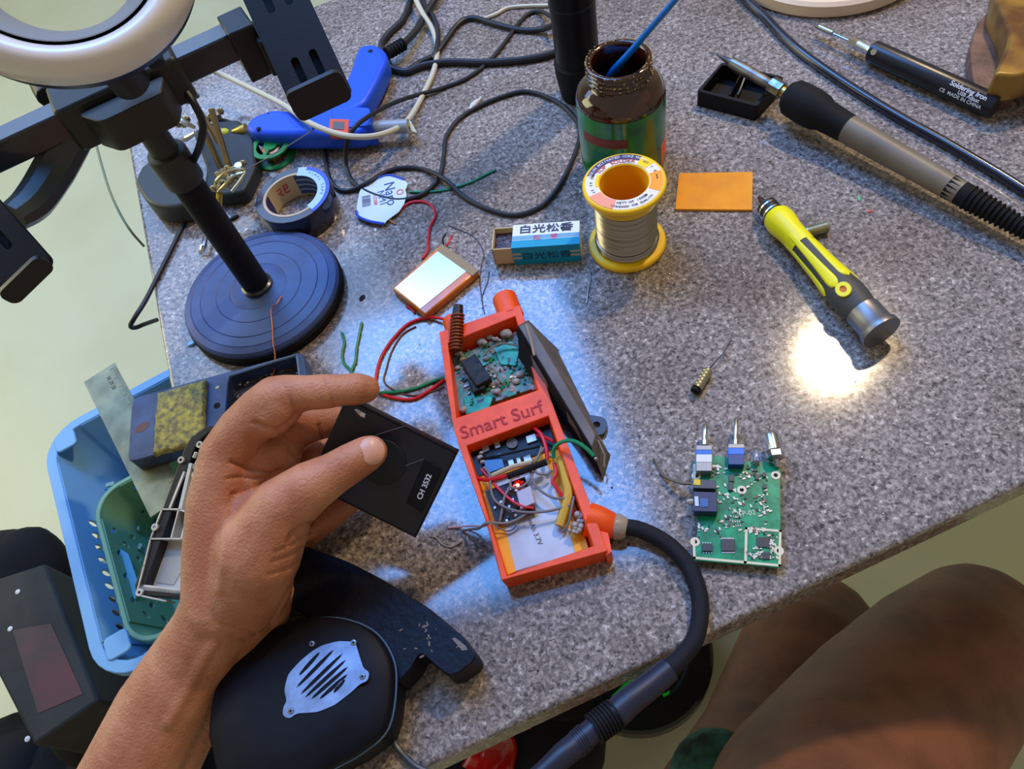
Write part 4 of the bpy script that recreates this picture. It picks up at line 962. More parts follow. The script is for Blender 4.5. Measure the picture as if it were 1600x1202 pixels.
# ================================================================ cables
wht = mat('white_cable', (205, 198, 170), .45)
wire('white_cable', 'white cable looping over the blue glue gun and up to the back edge', 'cable', wht, .0024,
     [(325, 108, 30), (350, 118, 24), (400, 142, 24), (445, 165, 27), (480, 190, 32), (520, 207, 32), (560, 214, 31), (600, 209, 25), (635, 190, 10), (660, 150, 3), (678, 110, 3), (683, 75, 3), (675, 45, 4), (660, 20, 10), (650, 0, 12), (640, -25, 12)], n=10)
wire('white_cable', 'white cable end lying beside the black post at the back', 'cable', wht, .0018, [(754, 30), (775, 22), (795, 12), (830, 9), (860, 8), (880, 0)], n=8)
wire('black_cable', 'thin black cable winding in large loops across the middle of the table', 'cable', cableblk, .0019,
     [(868, 30, 20), (845, 18, 4), (825, 22), (808, 40), (790, 65), (765, 95), (730, 122), (690, 138), (640, 152, 8), (600, 168, 22), (567, 188, 31), (550, 205, 31), (541, 230, 16), (541, 260, 4), (552, 285), (580, 303), (618, 313), (650, 308), (672, 295), (688, 272), (694, 240), (697, 215), (715, 188), (745, 168), (785, 151), (820, 143), (855, 152), (885, 170), (905, 198), (902, 230), (880, 280), (855, 315), (825, 332), (795, 336), (760, 326), (725, 308), (695, 280, 6), (665, 266), (635, 262), (605, 268), (575, 285, 5), (550, 297), (532, 297), (518, 285), (510, 260), (508, 225), (512, 200, 3)], n=10)
wire('black_cable', 'thick black cable lying left of the black post towards the back', 'cable', cableblk, .0032,
     [(885, 70), (862, 84), (820, 93), (760, 98), (700, 97), (660, 103), (635, 112), (612, 106), (604, 92), (596, 70), (610, 50), (630, 30), (642, 0), (648, -25)], n=10)
wire('black_cable', 'black cable arching between the white cable and the black post', 'cable', cableblk, .0026,
     [(864, 40, 12), (845, 46, 4), (815, 47), (775, 38), (740, 28), (718, 36), (700, 58), (680, 85), (655, 98), (640, 108)], n=10)
wire('black_cable', 'black cable curving behind the top of the white cable', 'cable', cableblk, .0024,
     [(655, -25, 4), (662, 5, 4), (676, 25, 4), (684, 48, 4), (682, 80, 4), (676, 92, 3)], n=10)
wire('black_cable', 'thin black cable hanging over the left table edge beside the lamp pole', 'cable', cableblk, .0018,
     [(330, 290, 3), (310, 315, 3), (292, 340), (270, 385), (245, 435), (226, 472, 1.8), (210, 497, 1), (204, 510, -6), (212, 512, -12), (225, 507, -18), (245, 500, -35)], n=8)
wire('thin_green_wire', 'thin greenish wire hanging off the table left edge to the floor', 'wire', mat('pale_green_wire', (130, 140, 95), .5), .0012,
     [(150, 225, -30), (160, 262, -40), (172, 300, -50), (188, 335, -60), (205, 362, -70), (225, 385, -90)], n=6)
wire('black_cable', 'black cable between the clip stand and the glue gun nozzle', 'cable', cableblk, .0022, [(318, 188, 20), (335, 186, 14), (355, 190, 8), (375, 200, 4), (392, 212, 3)], n=8)
# coloured hook-up wires
wire('red_wire', 'red wire running from the torn label down to the silver battery', 'wire', redw, .0011, [(622, 330), (640, 317), (660, 315), (675, 322), (680, 338), (672, 355), (669, 375), (668, 392), (660, 404)])
wire('red_wire', 'red wire looping left of the orange case', 'wire', redw, .0011, [(696, 499, 4), (670, 496, 2), (640, 505), (618, 525), (600, 550), (590, 575), (587, 600), (590, 612), (615, 622), (645, 624), (668, 612), (688, 598), (694, 592, 2)])
wire('red_wire', 'short red wire under the near end of the silver battery', 'wire', redw, .0009, [(635, 478), (643, 483), (648, 489)])
wire('brown_wire', 'thin dark wire inside the red wire loop', 'wire', mat('brown_wire', (92, 62, 62), .5), .0006, [(650, 510), (630, 522), (614, 545), (604, 575), (602, 600), (640, 618), (675, 612), (694, 604)])
wire('green_wire', 'green wire reaching from behind the index finger to the orange case', 'wire', greenw, .0011, [(592, 614, 2), (620, 613), (650, 607), (675, 597), (694, 590, 2)])
wire('green_wire', 'short green wire, left one of the two upright pieces near the lamp base', 'wire', greenw, .0010, [(534, 520), (538, 535), (535, 550), (536, 565), (545, 576), (552, 585)])
wire('green_wire', 'short green wire, right one of the two upright pieces near the lamp base', 'wire', greenw, .0010, [(565, 504), (561, 525), (557, 545), (555, 565), (549, 580)])
wire('green_wire', 'long green wire pointing right of the torn label', 'wire', greenw, .0010, [(640, 300), (668, 300), (700, 296), (735, 285), (755, 275), (775, 265)])
wire('copper_wire', 'fine bare copper wire draped over the lamp base towards the sponge', 'wire', copper, .0005, [(440, 463, 17), (432, 475, 18), (424, 484, 17.5), (426, 510, 16), (427, 535, 15), (430, 555, 12), (429, 578, 8), (424, 590, 6)])
wire('thin_grey_wire', 'fine dark wire curling between the battery and the rosin box', 'wire', mat('fine_dark_wire', (70, 68, 78), .5), .0004, [(700, 352), (720, 360), (740, 370), (752, 385), (756, 400), (752, 415), (750, 440), (754, 475), (757, 490)])
wire('thin_grey_wire', 'second fine dark wire just right of the battery corner', 'wire', MATS['fine_dark_wire'], .0004, [(764, 425), (762, 440), (755, 458), (752, 470)])
wire('solder_offcut', 'curved silver solder offcut below the solder spool', 'solder', tin, .0005, [(921, 422), (923, 437), (919, 455), (917, 474)])
wire('thin_thread', 'thin twisted lead curling right of the held black cover', 'wire', mat('pale_lead', (150, 140, 128), .5), .0005, [(672, 838), (682, 841), (690, 850), (703, 855), (715, 850), (722, 845)])
wire('orange_wire_bit', 'short orange wire offcut on the torn label edge', 'wire', mat('orange_wire', (220, 130, 70), .5), .0006, [(595, 330, 2), (600, 338, 2), (607, 343, 2), (618, 350, 1)])
wire('thin_wire', 'fine wire stretched from the helping hand clips to the glue gun', 'wire', mat('fine_tan_wire', (120, 110, 95), .5), .0004, [(380, 267, 40), (420, 246, 30), (455, 225, 26), (490, 203, 28)], sm=1)
# cotton tip and little debris
mb = MB(); a, b = P(734, 171, .003), P(752, 152, .002)
mb.tube([a, a.lerp(b, .4), a.lerp(b, .75), b], [.0012, .0028, .0024, .0012, .0008], 10, 4); tag(obj('white_clip', mb, white), 'small white plastic clip on the table near the middle loop of cable', 'clip')
def crumb(name, label, x, y, l, w, m, a=0, h=.0008, cat='scrap', grp=None):
    p = P(x, y, 0); mb = MB(); mb.prism(circ(p.x, p.y, l, 8, w, a), 0, h); return tag(obj(name, mb, m), label, cat, grp)
crumb('green_scrap', 'tiny green plastic scrap left of the big soldering iron', 1342, 311, .0026, .0010, mat('mint_scrap', (70, 180, 120), .5), 1.2)
crumb('red_scrap', 'tiny red scrap below the tiny green one', 1359, 331, .0016, .0008, redw, .2)
crumb('yellow_scrap', 'tiny yellow sliver beside the white cable', 666, 127, .0024, .0006, mat('yellow_scrap_m', (205, 195, 60), .5), 0)
crumb('dark_flake', 'dark charred flake above the battery, left side', 566, 466, .0030, .0018, rubber, .8)
crumb('white_chip', 'pointed pale blue chip touching the left of the lamp base', 301, 538, .0035, .0016, mat('pale_blue_chip', (150, 200, 240), .4), .3, .002)
crumb('plaster_crumb', 'pale crumb below the torn label', 587, 360, .0010, .0018, white)
crumb('black_crumb', 'black crumb left of the tape roll', 367, 342, .0042, .0016, rubber, .3, .002)
random.seed(31); crm = mat('solder_crumbs', (205, 200, 195), .35, .3); crd = mat('burnt_crumb', (50, 44, 42), .7)
mb = MB()
for k in range(170):
    x, y = random.uniform(560, 1560), random.uniform(180, 1080)
    p = P(x, y, 0); q = (p - c0); 
    if q.dot(ey) < ly + .01: continue
    mb.mi = 0 if random.random() < .55 else 1; r = random.uniform(.0002, .0007); mb.ell((p.x, p.y, r * .4), r, r * random.uniform(.6, 1), r * .6, n=6, m=4)
o = tag(obj('solder_crumbs', mb, [crm, crd]), 'tiny solder and dust crumbs scattered over the granite', 'crumbs'); o['kind'] = 'stuff'

# ================================================================ tape roll, torn label, green wire spool
c_ = P(474, 335); TM = Matrix.Translation((c_.x, c_.y, 0))
t = thing('tape_roll', 'roll of dark blue tape lying flat with cardboard core and red writing', 'tape', (c_.x, c_.y, 0))
mb = MB(); mb.lathe([(.0235, 0), (.0305, 0), (.0308, .001), (.0308, .021), (.0303, .022), (.0242, .022)], TM, 64, False); obj('tape', mb, mat('navy_tape', (28, 30, 52), .22, coat=.5), t)
mb = MB(); mb.lathe([(.0242, .0222), (.0222, .0222), (.0222, .0005), (.0240, .0005)], TM, 56, False)
mb.f = [f[::-1] for f in mb.f]; cr_ = obj('cardboard_core', mb, mat('kraft_card', (200, 178, 145), .7), t)
for f in cr_.data.polygons: pass
_S = S; S = TM
ct_ = lambda px, py: math.degrees(math.atan2(P(px, py, .022).y - c_.y, P(px, py, .022).x - c_.x))
mb = sector(.0205, .0300, -60, 75, .0221, .0224, TM, 24); wl = obj('torn_wrapper', mb, mat('pale_blue_wrapper', (170, 205, 235), .3), t, smooth=0)
mb = sector(.0272, .0304, -62, 60, .0222, .0227, TM, 24); obj('blue_border', mb, mat('cobalt_print', (60, 90, 200), .35), wl, smooth=0)
for k, chh in enumerate('VINYL TAPE'):
    if chh != ' ':
        a = math.radians(50 - k * 8); text(chh, .0034, TM @ Matrix.Translation((.0245 * math.cos(a), .0245 * math.sin(a), .0226)) @ Matrix.Rotation(a - PI / 2, 4, 'Z'), mat('grey_blue_ink', (90, 130, 160), .5), wl, 'letter', .00003)
# printed strips inside the core
def inner(a0, a1, z0, z1, m, nm, r=.0219):
    mb = MB(); vs = []; n = 14
    for k in range(n + 1):
        a = math.radians(a0 + (a1 - a0) * k / n)
        for rr, z in ((r, z0), (r, z1), (r + .0002, z0), (r + .0002, z1)): vs.append((rr * math.cos(a), rr * math.sin(a), z))
    fs = [q for k in range(n) for q in ((k * 4, k * 4 + 1, k * 4 + 5, k * 4 + 4), (k * 4 + 2, k * 4 + 6, k * 4 + 7, k * 4 + 3), (k * 4 + 1, k * 4 + 3, k * 4 + 7, k * 4 + 5))]
    mb.add(vs, fs, TM); return obj(nm, mb, m, t, smooth=60)
inner(30, 85, .002, .021, mat('core_blue_print', (45, 75, 130), .5), 'core_print'); inner(158, 185, .002, .021, mat('core_violet_print', (50, 50, 110), .5), 'core_print')
for z in (.006, .011, .016): inner(32, 83, z, z + .0016, mat('core_light_print', (130, 160, 185), .5), 'core_stripe', .0217)
rk = mat('red_marker', (200, 35, 45), .6); a = math.radians(118)
MI = TM @ Matrix.Translation((.0216 * math.cos(a), .0216 * math.sin(a), .012)) @ Matrix.Rotation(a - PI / 2, 4, 'Z') @ Matrix.Rotation(PI / 2, 4, 'X')
text('只巴', .0095, MI, rk, t, ext=.0001, bold=.0001)
S = _S
# torn paper label
t = thing('torn_label', 'torn white and blue paper label with barcode and large letters', 'label', P(600, 310))
lq = [(556, 338), (557, 322), (561, 300), (565, 292), (580, 282), (600, 275), (614, 273), (630, 279), (637, 286), (633, 296), (635, 303), (631, 318), (623, 330), (612, 338), (604, 344), (600, 349), (580, 345), (566, 342)]
mb = MB(); pw = WP(lq, .004); mb.prism(pw, .0036, .004)
mb.v = [v + Vector((0, 0, .0015 * math.sin((v.x + v.y) * 120))) for v in mb.v]
mb = MB(); mb.prism(pw, .0030, .0034); lo = obj('paper', mb, mat('label_sheet', (205, 222, 238), .45), t, smooth=0)
mb = MB(); mb.tube([P(557, 330, .0034), P(561, 339, .0034), P(578, 346, .0034), P(600, 350, .0034)], .0012, 6); mb.tube([P(572, 289, .0034), P(590, 279, .0034), P(608, 274, .0034), P(632, 281, .0034)], .0010, 6); obj('blue_edge', mb, MATS['cobalt_print'], lo)
bli = mat('label_blue_ink', (40, 70, 140), .5)
MT = FR(P(608, 292, .0036), P(613, 322, .0036)); text('Naro', .0125, MT @ Matrix.Translation((.008, 0, 0)), bli, lo, ext=.00004)
MT = FR(P(595, 303, .0036), P(600, 324, .0036)); text('NM1', .0085, MT @ Matrix.Translation((.005, 0, 0)), bli, lo, ext=.00004)
MT = FR(P(585, 303, .0036), P(588, 328, .0036)); text('1/2208', .0042, MT @ Matrix.Translation((.007, 0, 0)), mat('label_red', (225, 90, 90), .5), lo, ext=.00004)
mb = MB(); Mb = FR(P(572, 306, .0036), P(573, 328, .0036)); random.seed(2); x = 0
while x < .012:
    w = random.choice((.0004, .0007, .001)); mb.box(x, -.0035, 0, x + w, .0035, .0001, Mb); x += w + random.choice((.0005, .0008))
obj('barcode', mb, mat('barcode_grey', (130, 130, 150), .6), lo, smooth=0)
mb = MB(); q = P(625, 300, .0036); mb.plate(circ(q.x, q.y, .003, 14), [circ(q.x, q.y, .0022, 12)], .0035, .0037); obj('round_stamp', mb, MATS['label_red'], lo, smooth=0)
# small green wire spool
q = P(432, 246); t = thing('green_wire_spool', 'small green plastic wire spool in front of the glue gun barrel', 'spool', (q.x, q.y, 0))
GM = Matrix.Translation((q.x, q.y, 0)); gsp = mat('green_spool_plastic', (25, 140, 60), .3, trans=.2)
for z in (0, .012):
    mb = MB(); mb.plate(circ(0, 0, .0170, 32), [circ(0, 0, .0125, 28)], z, z + .0016, GM); f_ = obj('flange', mb, gsp, t, smooth=0)
    mb = MB()
    for k in range(3): mb.box(.005, -.0016, z, .0130, .0016, z + .0014, GM @ Matrix.Rotation(k * 2.09, 4, 'Z'))
    obj('spokes', mb, gsp, f_, smooth=0)
mb = MB(); mb.lathe([(.006, 0), (.006, .0135)], GM, 20); obj('hub', mb, gsp, t)
mb = MB(); mb.lathe([(.006, .0018), (.0085, .0022), (.0085, .0112), (.006, .0118)], GM, 24, False); obj('wound_wire', mb, copper, t)

# ================================================================ helping hand stand with clips (behind the lamp pole)
t = thing('helping_hand', 'helping hand stand with dark cast base, brass rods, wing nuts and clips', 'clamp stand', P(330, 270))
cast = mat('dark_cast_iron', (38, 42, 42), .5, var=.1, vs=80)
mb = MB(); mb.prism(roundpoly(WP([(322, 262), (300, 205), (330, 190), (372, 185), (398, 215), (400, 260), (380, 300), (340, 305), (318, 290)], .014), .006), 0, .014); obj('base', mb, cast, t, bev=.003, seg=3)
rods = (((345, 262, 22), (312, 190, 60)), ((330, 170, 70), (358, 262, 28)), ((296, 150, 70), (342, 222, 40)))
for a, b in rods:
    mb = MB(); mb.cyl(P(a[0], a[1], a[2] / 1000), P(b[0], b[1], b[2] / 1000), .0026, 12); obj('rod', mb, mat('dull_brass', (165, 145, 110), .3, .9), t)
for x, y, h in ((350, 270, .034), (368, 278, .034), (362, 288, .030), (342, 292, .028), (374, 262, .034), (338, 180, .050), (300, 155, .05), (286, 192, .03)):
    q = P(x, y, h); mb = MB(); mb.lathe([(.0032, -.003), (.0036, 0), (.0032, .003)], Matrix.Translation(q) @ Matrix.Rotation(x, 4, (1, .3, 0)), 10)
    mb.ell(q + Vector((.004, .002, .001)), .0030, .0012, .0034, n=8, m=6); mb.ell(q + Vector((-.004, -.002, .001)), .0030, .0012, .0034, n=8, m=6)
    obj('wing_nut', mb, mat('nickel_brass', (200, 188, 150), .25, .95), t)
for pts in (([(336, 290, 30), (340, 280, 36), (355, 268, 40), (375, 264, 40), (383, 268, 38), (376, 282, 36), (362, 300, 34)]), ([(341, 300, 28), (350, 290, 34), (366, 275, 38), (380, 270, 38)])):
    mb = MB(); mb.tube([P(x, y, h / 1000) for x, y, h in pts], .0013, 8); obj('clip_wire', mb, MATS['nickel_brass'], t)
mb = MB(); mb.cyl(P(343, 302, .026), P(342, 324, .016), .0026, 10); obj('brass_sleeve', mb, mat('yellow_brass', (220, 185, 70), .3, .9), t)
for (x0, y0, x1, y1, h0, h1) in ((272, 178, 305, 200, .05, .045), (278, 220, 305, 208, .03, .035), (322, 370, 314, 397, .006, .002)):
    mb = MB(); mb.tube([P(x0, y0, h0), P((x0 + x1) / 2, (y0 + y1) / 2 + 2, h0), P(x1, y1, h1)], [.0018, .0026, .0016], 8, 3); obj('clip_jaw', mb, chrome, t)
mb = MB(); mb.cyl(P(334, 345, .010), P(320, 374, .006), .0012, 8); obj('clip_stem', mb, steel, t)
# round weighted magnifier base left of the pole
q = P(262, 300, 0); mb = MB()
mb.prism(roundpoly(WP([(209, 285), (222, 255), (262, 242), (300, 262), (318, 300), (296, 318), (262, 325), (230, 318)], .02), .010, 5), 0, .020)
tag(obj('weighted_base', mb, mat('dark_green_grey', (50, 54, 50), .45), bev=.003, seg=3), 'dark grey rounded weighted base behind the lamp pole at the left edge', 'stand base')

# ================================================================ iron stand tray, sponge, ruler
t = thing('iron_stand', 'dark blue metal soldering iron stand tray crossing the left table edge', 'stand', P(340, 650))
hs = .015; bm_ = mat('blue_black_enamel', (58, 78, 120), .42, var=.2, vs=60, bump=.15)
mb = MB(); oq = roundpoly(WP([(206, 622), (474, 549), (487, 640), (199, 724)], hs), .006)
hole = roundpoly(WP([(358, 588), (462, 556), (472, 625), (352, 655)], hs), .004)
mb.plate(oq, [hole], .0035, hs); obj('tray_body', mb, bm_, t, smooth=30, bev=.0008)
mb = MB(); mb.prism(oq, .0015, .0045); obj('tray_bottom', mb, mat('tin_fouled_metal', (70, 72, 92), .35, c2=(58, 48, 44), vs=70, bump=.8, bs=250), t)
mb = MB(); mb.tube([P(x, y, hs) for x, y in ((358, 588), (410, 571), (458, 557), (465, 562), (472, 625))], .0010, 6, 2); obj('raised_rim', mb, mat('rim_light', (90, 115, 150), .35), t)
random.seed(8); mb = MB()
for k in range(150):
    u, v = random.random(), random.random()
    if random.random() < .6: v *= .25
    elif random.random() < .5: u *= .2
    x = 360 + u * 104 + v * 4; y = 590 - u * 32 + v * 62; p = P(x, y, .0055); mb.mi = random.choice((0, 0, 1)); r = random.uniform(.0006, .0020)
    mb.ell((p.x, p.y, .0045), r, r * random.uniform(.5, 1.2), r * .7, n=7, m=5)
obj('solder_residue', mb, [mat('burnt_flux', (72, 60, 52), .4), tin], t, kind='stuff')
for x, y, r in ((339, 634, .0023),):
    p = P(x, y, hs); mb = MB(); mb.prism(circ(p.x, p.y, r, 14), hs - .001, hs + .0002); obj('screw_hole', mb, rubber, t, smooth=0)
p = P(340, 606, hs); mb = MB(); mb.ell((p.x, p.y, hs), .0016, .0016, .0008, n=8, m=5); obj('solder_drop', mb, cream, t)
p = P(222, 668, hs); mb = MB(); mb.prism(circ(p.x, p.y, .0055, 10, .0035, .4), hs - .0002, hs + .0001); obj('rust_stain', mb, mat('rust_patch', (105, 78, 80), .7), t, smooth=0)
# sponge
sq = WP([(241, 611), (317, 588), (312, 686), (234, 706)], .022)
mb = MB(); NX = NY = 34; g = []
for j in range(NY + 1):
    for i in range(NX + 1):
        u, v = i / NX, j / NY
        a = Vector((*sq[0], 0)).lerp(Vector((*sq[1], 0)), u); b = Vector((*sq[3], 0)).lerp(Vector((*sq[2], 0)), u); p = a.lerp(b, v)
        e = .0008 * noise.noise(Vector((u * 9, v * 9, 3))); edge = min(u, v, 1 - u, 1 - v)
        nz_ = noise.noise(p * 700) * .0007 + noise.noise(p * 260) * .0007
        g.append((p.x + e, p.y + e, .0195 + nz_ - (.0015 if edge == 0 else 0)))
fs = [(j * (NX + 1) + i, (j + 1) * (NX + 1) + i, (j + 1) * (NX + 1) + i + 1, j * (NX + 1) + i + 1) for j in range(NY) for i in range(NX)]
bo = [i for i in range(NX + 1)] + [j * (NX + 1) + NX for j in range(1, NY + 1)] + [NY * (NX + 1) + i for i in range(NX - 1, -1, -1)] + [j * (NX + 1) for j in range(NY - 1, 0, -1)]
k0 = len(g); g += [(g[i][0], g[i][1], hs + .0001) for i in bo]; nb = len(bo)
fs += [(bo[k], bo[(k + 1) % nb], k0 + (k + 1) % nb, k0 + k) for k in range(nb)] + [[k0 + k for k in range(nb)][::-1]]
mb.add(g, fs)
spm = mat('dirty_sponge', (184, 176, 92), .9, c2=(112, 112, 94), vs=230, bump=1.0, bs=600)
tag(obj('sponge', mb, spm, smooth=60), 'dirty yellow cleaning sponge lying on the blue iron stand', 'sponge')
# steel ruler
t = thing('steel_ruler', 'narrow worn steel ruler sticking out under the iron stand past the table edge', 'ruler', P(200, 640))
a, b = P(155, 582, .0008), P(262, 790, .0008); M = FR(a, b); Lr_ = (b - a).length
mb = MB(); mb.box(0, -.0125, -.0008, Lr_, .0125, 0.0, M); obj('blade', mb, mat('dull_ruler_steel', (140, 146, 120), .5, .3, var=.15, vs=60), t, smooth=0)
mb = MB()
for k in range(int(Lr_ / .002)): mb.box(.004 + k * .002, .0122 - (.003 if k % 5 else .005), 0, .0043 + k * .002, .0122, .0001, M)
obj('ruler_marks', mb, mat('ruler_ink', (60, 66, 52), .6), t, smooth=0, kind='stuff')
text('30 29 28', .0042, M @ Matrix.Translation((.016, .004, .0001)), MATS['ruler_ink'], t, ext=.00003)
# ================================================================ radio chassis (silver frame in a black shell)
t = thing('radio_chassis', 'opened radio shell with silver metal frame leaning on the iron stand', 'radio frame', P(290, 800))
a, b = P(345, 668, .040), P(235, 925, .018)      # long axis line
U = (b - a).normalized()
TL, BL, BR_, TR_ = P(318, 672, .036), P(216, 925, .018), P(330, 945, .018), P(440, 700, .036)
Xc = (BL - TL).normalized(); Zc = Xc.cross((TR_ - TL)).normalized()
if Zc.z < 0: Zc = -Zc
Yc = Zc.cross(Xc); CM = Matrix.Translation(TL) @ Matrix((Xc, Yc, Zc)).transposed().to_4x4(); sg = 1 if Yc.dot(TR_ - TL) > 0 else -1
LC = (BL - TL).length; WC = abs((TR_ - TL).dot(Yc))
def loc2(px, py, z=0):              # spot on the chassis plane
    r_ = ray(px, py); n_ = Zc; o_ = TL + Zc * z; k = (o_ - EYE).dot(n_) / r_.dot(n_); q = CM.inverted() @ (EYE + r_ * k); return (q.x, q.y)
alu = mat('cast_aluminium', (210, 210, 206), .4, .5, var=.12, vs=80); alud = mat('matte_aluminium', (196, 200, 196), .5, .35)
bsh = [loc2(*p) for p in ((300, 690), (318, 668), (345, 660), (430, 668), (430, 760), (380, 935), (300, 940), (222, 880), (214, 900), (232, 830))]
shell_o = [loc2(*p) for p in ((290, 700), (300, 684), (322, 668), (350, 662), (440, 668), (440, 850), (340, 940), (214, 930), (212, 915))]
shell_i = [loc2(*p) for p in ((304, 705), (312, 690), (328, 676), (350, 670), (430, 676), (425, 850), (335, 928), (228, 916))]
mb = MB(); mb.plate(shell_o, [shell_i], -.012, .001, CM); obj('black_shell', mb, black, t, smooth=0, bev=.0006)
mb = MB(); mb.prism(shell_o, -.013, -.0095, CM); obj('shell_back', mb, matte, t, smooth=0)
fr_o = [loc2(*p) for p in ((318, 718), (345, 690), (420, 700), (420, 860), (335, 932), (217, 932), (228, 880), (236, 845), (250, 800), (262, 795))]
mb = MB(); mb.prism(fr_o, -.0095, -.006, CM); obj('metal_floor', mb, alud, t, smooth=0)
def wall(pts, w=.0009, z0=-.007, z1=.002, m=alu, nm='metal_wall'):
    mb = MB()
    for (p, q) in zip(pts, pts[1:]):
        x0, y0 = loc2(*p); x1, y1 = loc2(*q); L_ = math.hypot(x1 - x0, y1 - y0); an = math.atan2(y1 - y0, x1 - x0)
        mb.box(-w / 2, -w / 2, z0, L_ + w / 2, w / 2, z1, CM @ Matrix.Translation((x0, y0, 0)) @ Matrix.Rotation(an, 4, 'Z'))
    return obj(nm, mb, m, t, smooth=0)
wall([(256, 797), (282, 797), (270, 843)]); wall([(282, 797), (296, 802), (286, 843)]); wall([(238, 843), (300, 843)])
wall([(256, 797), (238, 843), (228, 885), (216, 930), (262, 940)]); wall([(300, 728), (284, 797)], .0022, m=alud); wall([(290, 740), (268, 795)], .0014)
wall([(222, 918), (300, 926)], .003, -.007, .001)
wall([(318, 712), (308, 730), (326, 724)], .003)
for x, y in ((283, 719), (305, 742), (218, 926), (242, 824), (312, 695)):
    u_, v_ = loc2(x, y, .002); mb = MB(); mb.plate(circ(u_, v_, .0022, 14), [circ(u_, v_, .0010, 10)], -.006, .0025, CM); obj('screw_post', mb, alu, t, smooth=0)
mb = MB()
for (x, y) in ((312, 695), (306, 712), (320, 704), (314, 722)): u_, v_ = loc2(x, y); mb.box(u_ - .002, v_ - .0012, -.006, u_ + .002, v_ + .0012, .001, CM)
obj('cast_lugs', mb, chrome, t, smooth=0, bev=.0003)
mb = MB(); mb.prism([loc2(*p) for p in ((252, 862), (290, 862), (262, 912), (235, 908))], -.006, -.0055, CM); obj('foil_pad', mb, mat('pale_foil', (190, 196, 192), .3, .4), t, smooth=0)

# ================================================================ baskets and dark box under the left edge
hbk = -.085
corner = [P(62, 684, hbk), P(250, 596, hbk), None, P(150, 1064, hbk)]
Xb = (corner[3] - corner[0]); LB_ = Xb.length; Xb.normalize(); Yb = Vector((0, 0, 1)).cross(Xb); 
if Yb.dot(corner[1] - corner[0]) < 0: Yb = -Yb
Zb = Xb.cross(Yb); s3 = 1 if Zb.z > 0 else -1
WBk = .185
bluem = mat('light_blue_plastic', (118, 172, 212), .4); greenm = mat('sage_green_plastic', (112, 160, 126), .45)
def basket(name, label, org, X_, Y_, L_, W_, depth, taper, m, rimw, holes, parent_cat='basket'):
    Z_ = Vector((0, 0, 1)); M = Matrix.Translation(org) @ Matrix((X_, Y_, Z_)).transposed().to_4x4()
    t = thing(name, label, parent_cat, M @ Vector((L_ / 2, W_ / 2, -depth)))
    r = .035 if rimw > .006 else .025
    # rim
    mb = MB(); mb.plate(rrect(0, 0, L_, W_, r, 7), [rrect(rimw, rimw, L_ - rimw, W_ - rimw, r - rimw, 7)], -.003, 0, M)
    mb.plate(rrect(0, 0, L_, W_, r, 7), [rrect(.0015, .0015, L_ - .0015, W_ - .0015, r - .0015, 7)], -.010, -.002, M); obj('rim', mb, m, t, smooth=50, bev=.0008)
    # walls
    x0, y0, x1, y1 = rimw, rimw, L_ - rimw, W_ - rimw; tp = taper
    def side(pa, pb, qa, qb, nm='side_wall'):
        pa, pb, qa, qb = (M @ Vector(p) for p in (pa, pb, qa, qb)); ln = (pb - pa).length; dp_ = (qa - pa).length
        XX = (pb - pa).normalized(); dn = ((qa + qb) / 2 - (pa + pb) / 2); DD = dn.length; YY = dn.normalized(); NN = XX.cross(YY)
        MM = Matrix.Translation(pa) @ Matrix((XX, YY, NN)).transposed().to_4x4(); ins = ((pb - pa).length - (qb - qa).length) / 2
        hl = []
        for (u, v, rx, ry, rot) in holes(ln, DD):
            hl.append(circ(u, v, rx, 12, ry, rot))
        mb = MB(); mb.plate([(0, 0), (ln, 0), (ln - ins, DD), (ins, DD)], hl, -.0009, .0009, MM); obj(nm, mb, m, t, smooth=0)
    c = r - rimw; B0 = -depth + .002
    side((x0 + c, y0, -.001), (x1 - c, y0, -.001), (x0 + c + tp * .2, y0 + tp, B0), (x1 - c - tp * .2, y0 + tp, B0))
    side((x0 + c, y1, -.001), (x1 - c, y1, -.001), (x0 + c + tp * .2, y1 - tp, B0), (x1 - c - tp * .2, y1 - tp, B0))
    side((x0, y0 + c, -.001), (x0, y1 - c, -.001), (x0 + tp, y0 + c + tp * .2, B0), (x0 + tp, y1 - c - tp * .2, B0))
    side((x1, y0 + c, -.001), (x1, y1 - c, -.001), (x1 - tp, y0 + c + tp * .2, B0), (x1 - tp, y1 - c - tp * .2, B0))
    mb = MB(); N = 8
    for cx_, cy_, sx, sy, a0 in ((x0 + c, y0 + c, 1, 1, 180), (x1 - c, y0 + c, -1, 1, 270), (x1 - c, y1 - c, -1, -1, 0), (x0 + c, y1 - c, 1, -1, 90)):
        vs = []
        for k in range(N + 1):
            a = math.radians(a0 + 90 * k / N); ca_, sa_ = math.cos(a), math.sin(a)
            for rr, z, sh in ((c, -.001, 0), (c * .8, B0, 1)):
                for e in (0, .0018):
                    bx_ = cx_ + sx * tp * (.2 + .0) * sh; by_ = cy_ + sy * tp * .2 * sh; q = (c if not sh else c - tp * .8)
                    vs.append((bx_ + (q + e) * ca_, by_ + (q + e) * sa_, z))
        fs = []
        for k in range(N):
            i, j = k * 4, k * 4 + 4; fs += [(i, j, j + 2, i + 2), (j + 1, i + 1, i + 3, j + 3)]
        mb.add(vs, fs, M); obj('corner_wall', mb, m, t, smooth=60); mb = MB()
    mb = MB(); hl = []
    bx0, by0, bx1, by1 = x0 + tp, y0 + tp, x1 - tp, y1 - tp; nx, ny = int((bx1 - bx0) / .016), int((by1 - by0) / .016)
    for i in range(nx):
        for j in range(ny): hl.append(circ(bx0 + .008 + i * .016, by0 + .008 + j * .016, .0045, 6, .0032))
    mb.plate(rrect(bx0, by0, bx1, by1, .012), hl, -depth, -depth + .002, M); obj('basket_floor', mb, m, t, smooth=0)
    return t, M
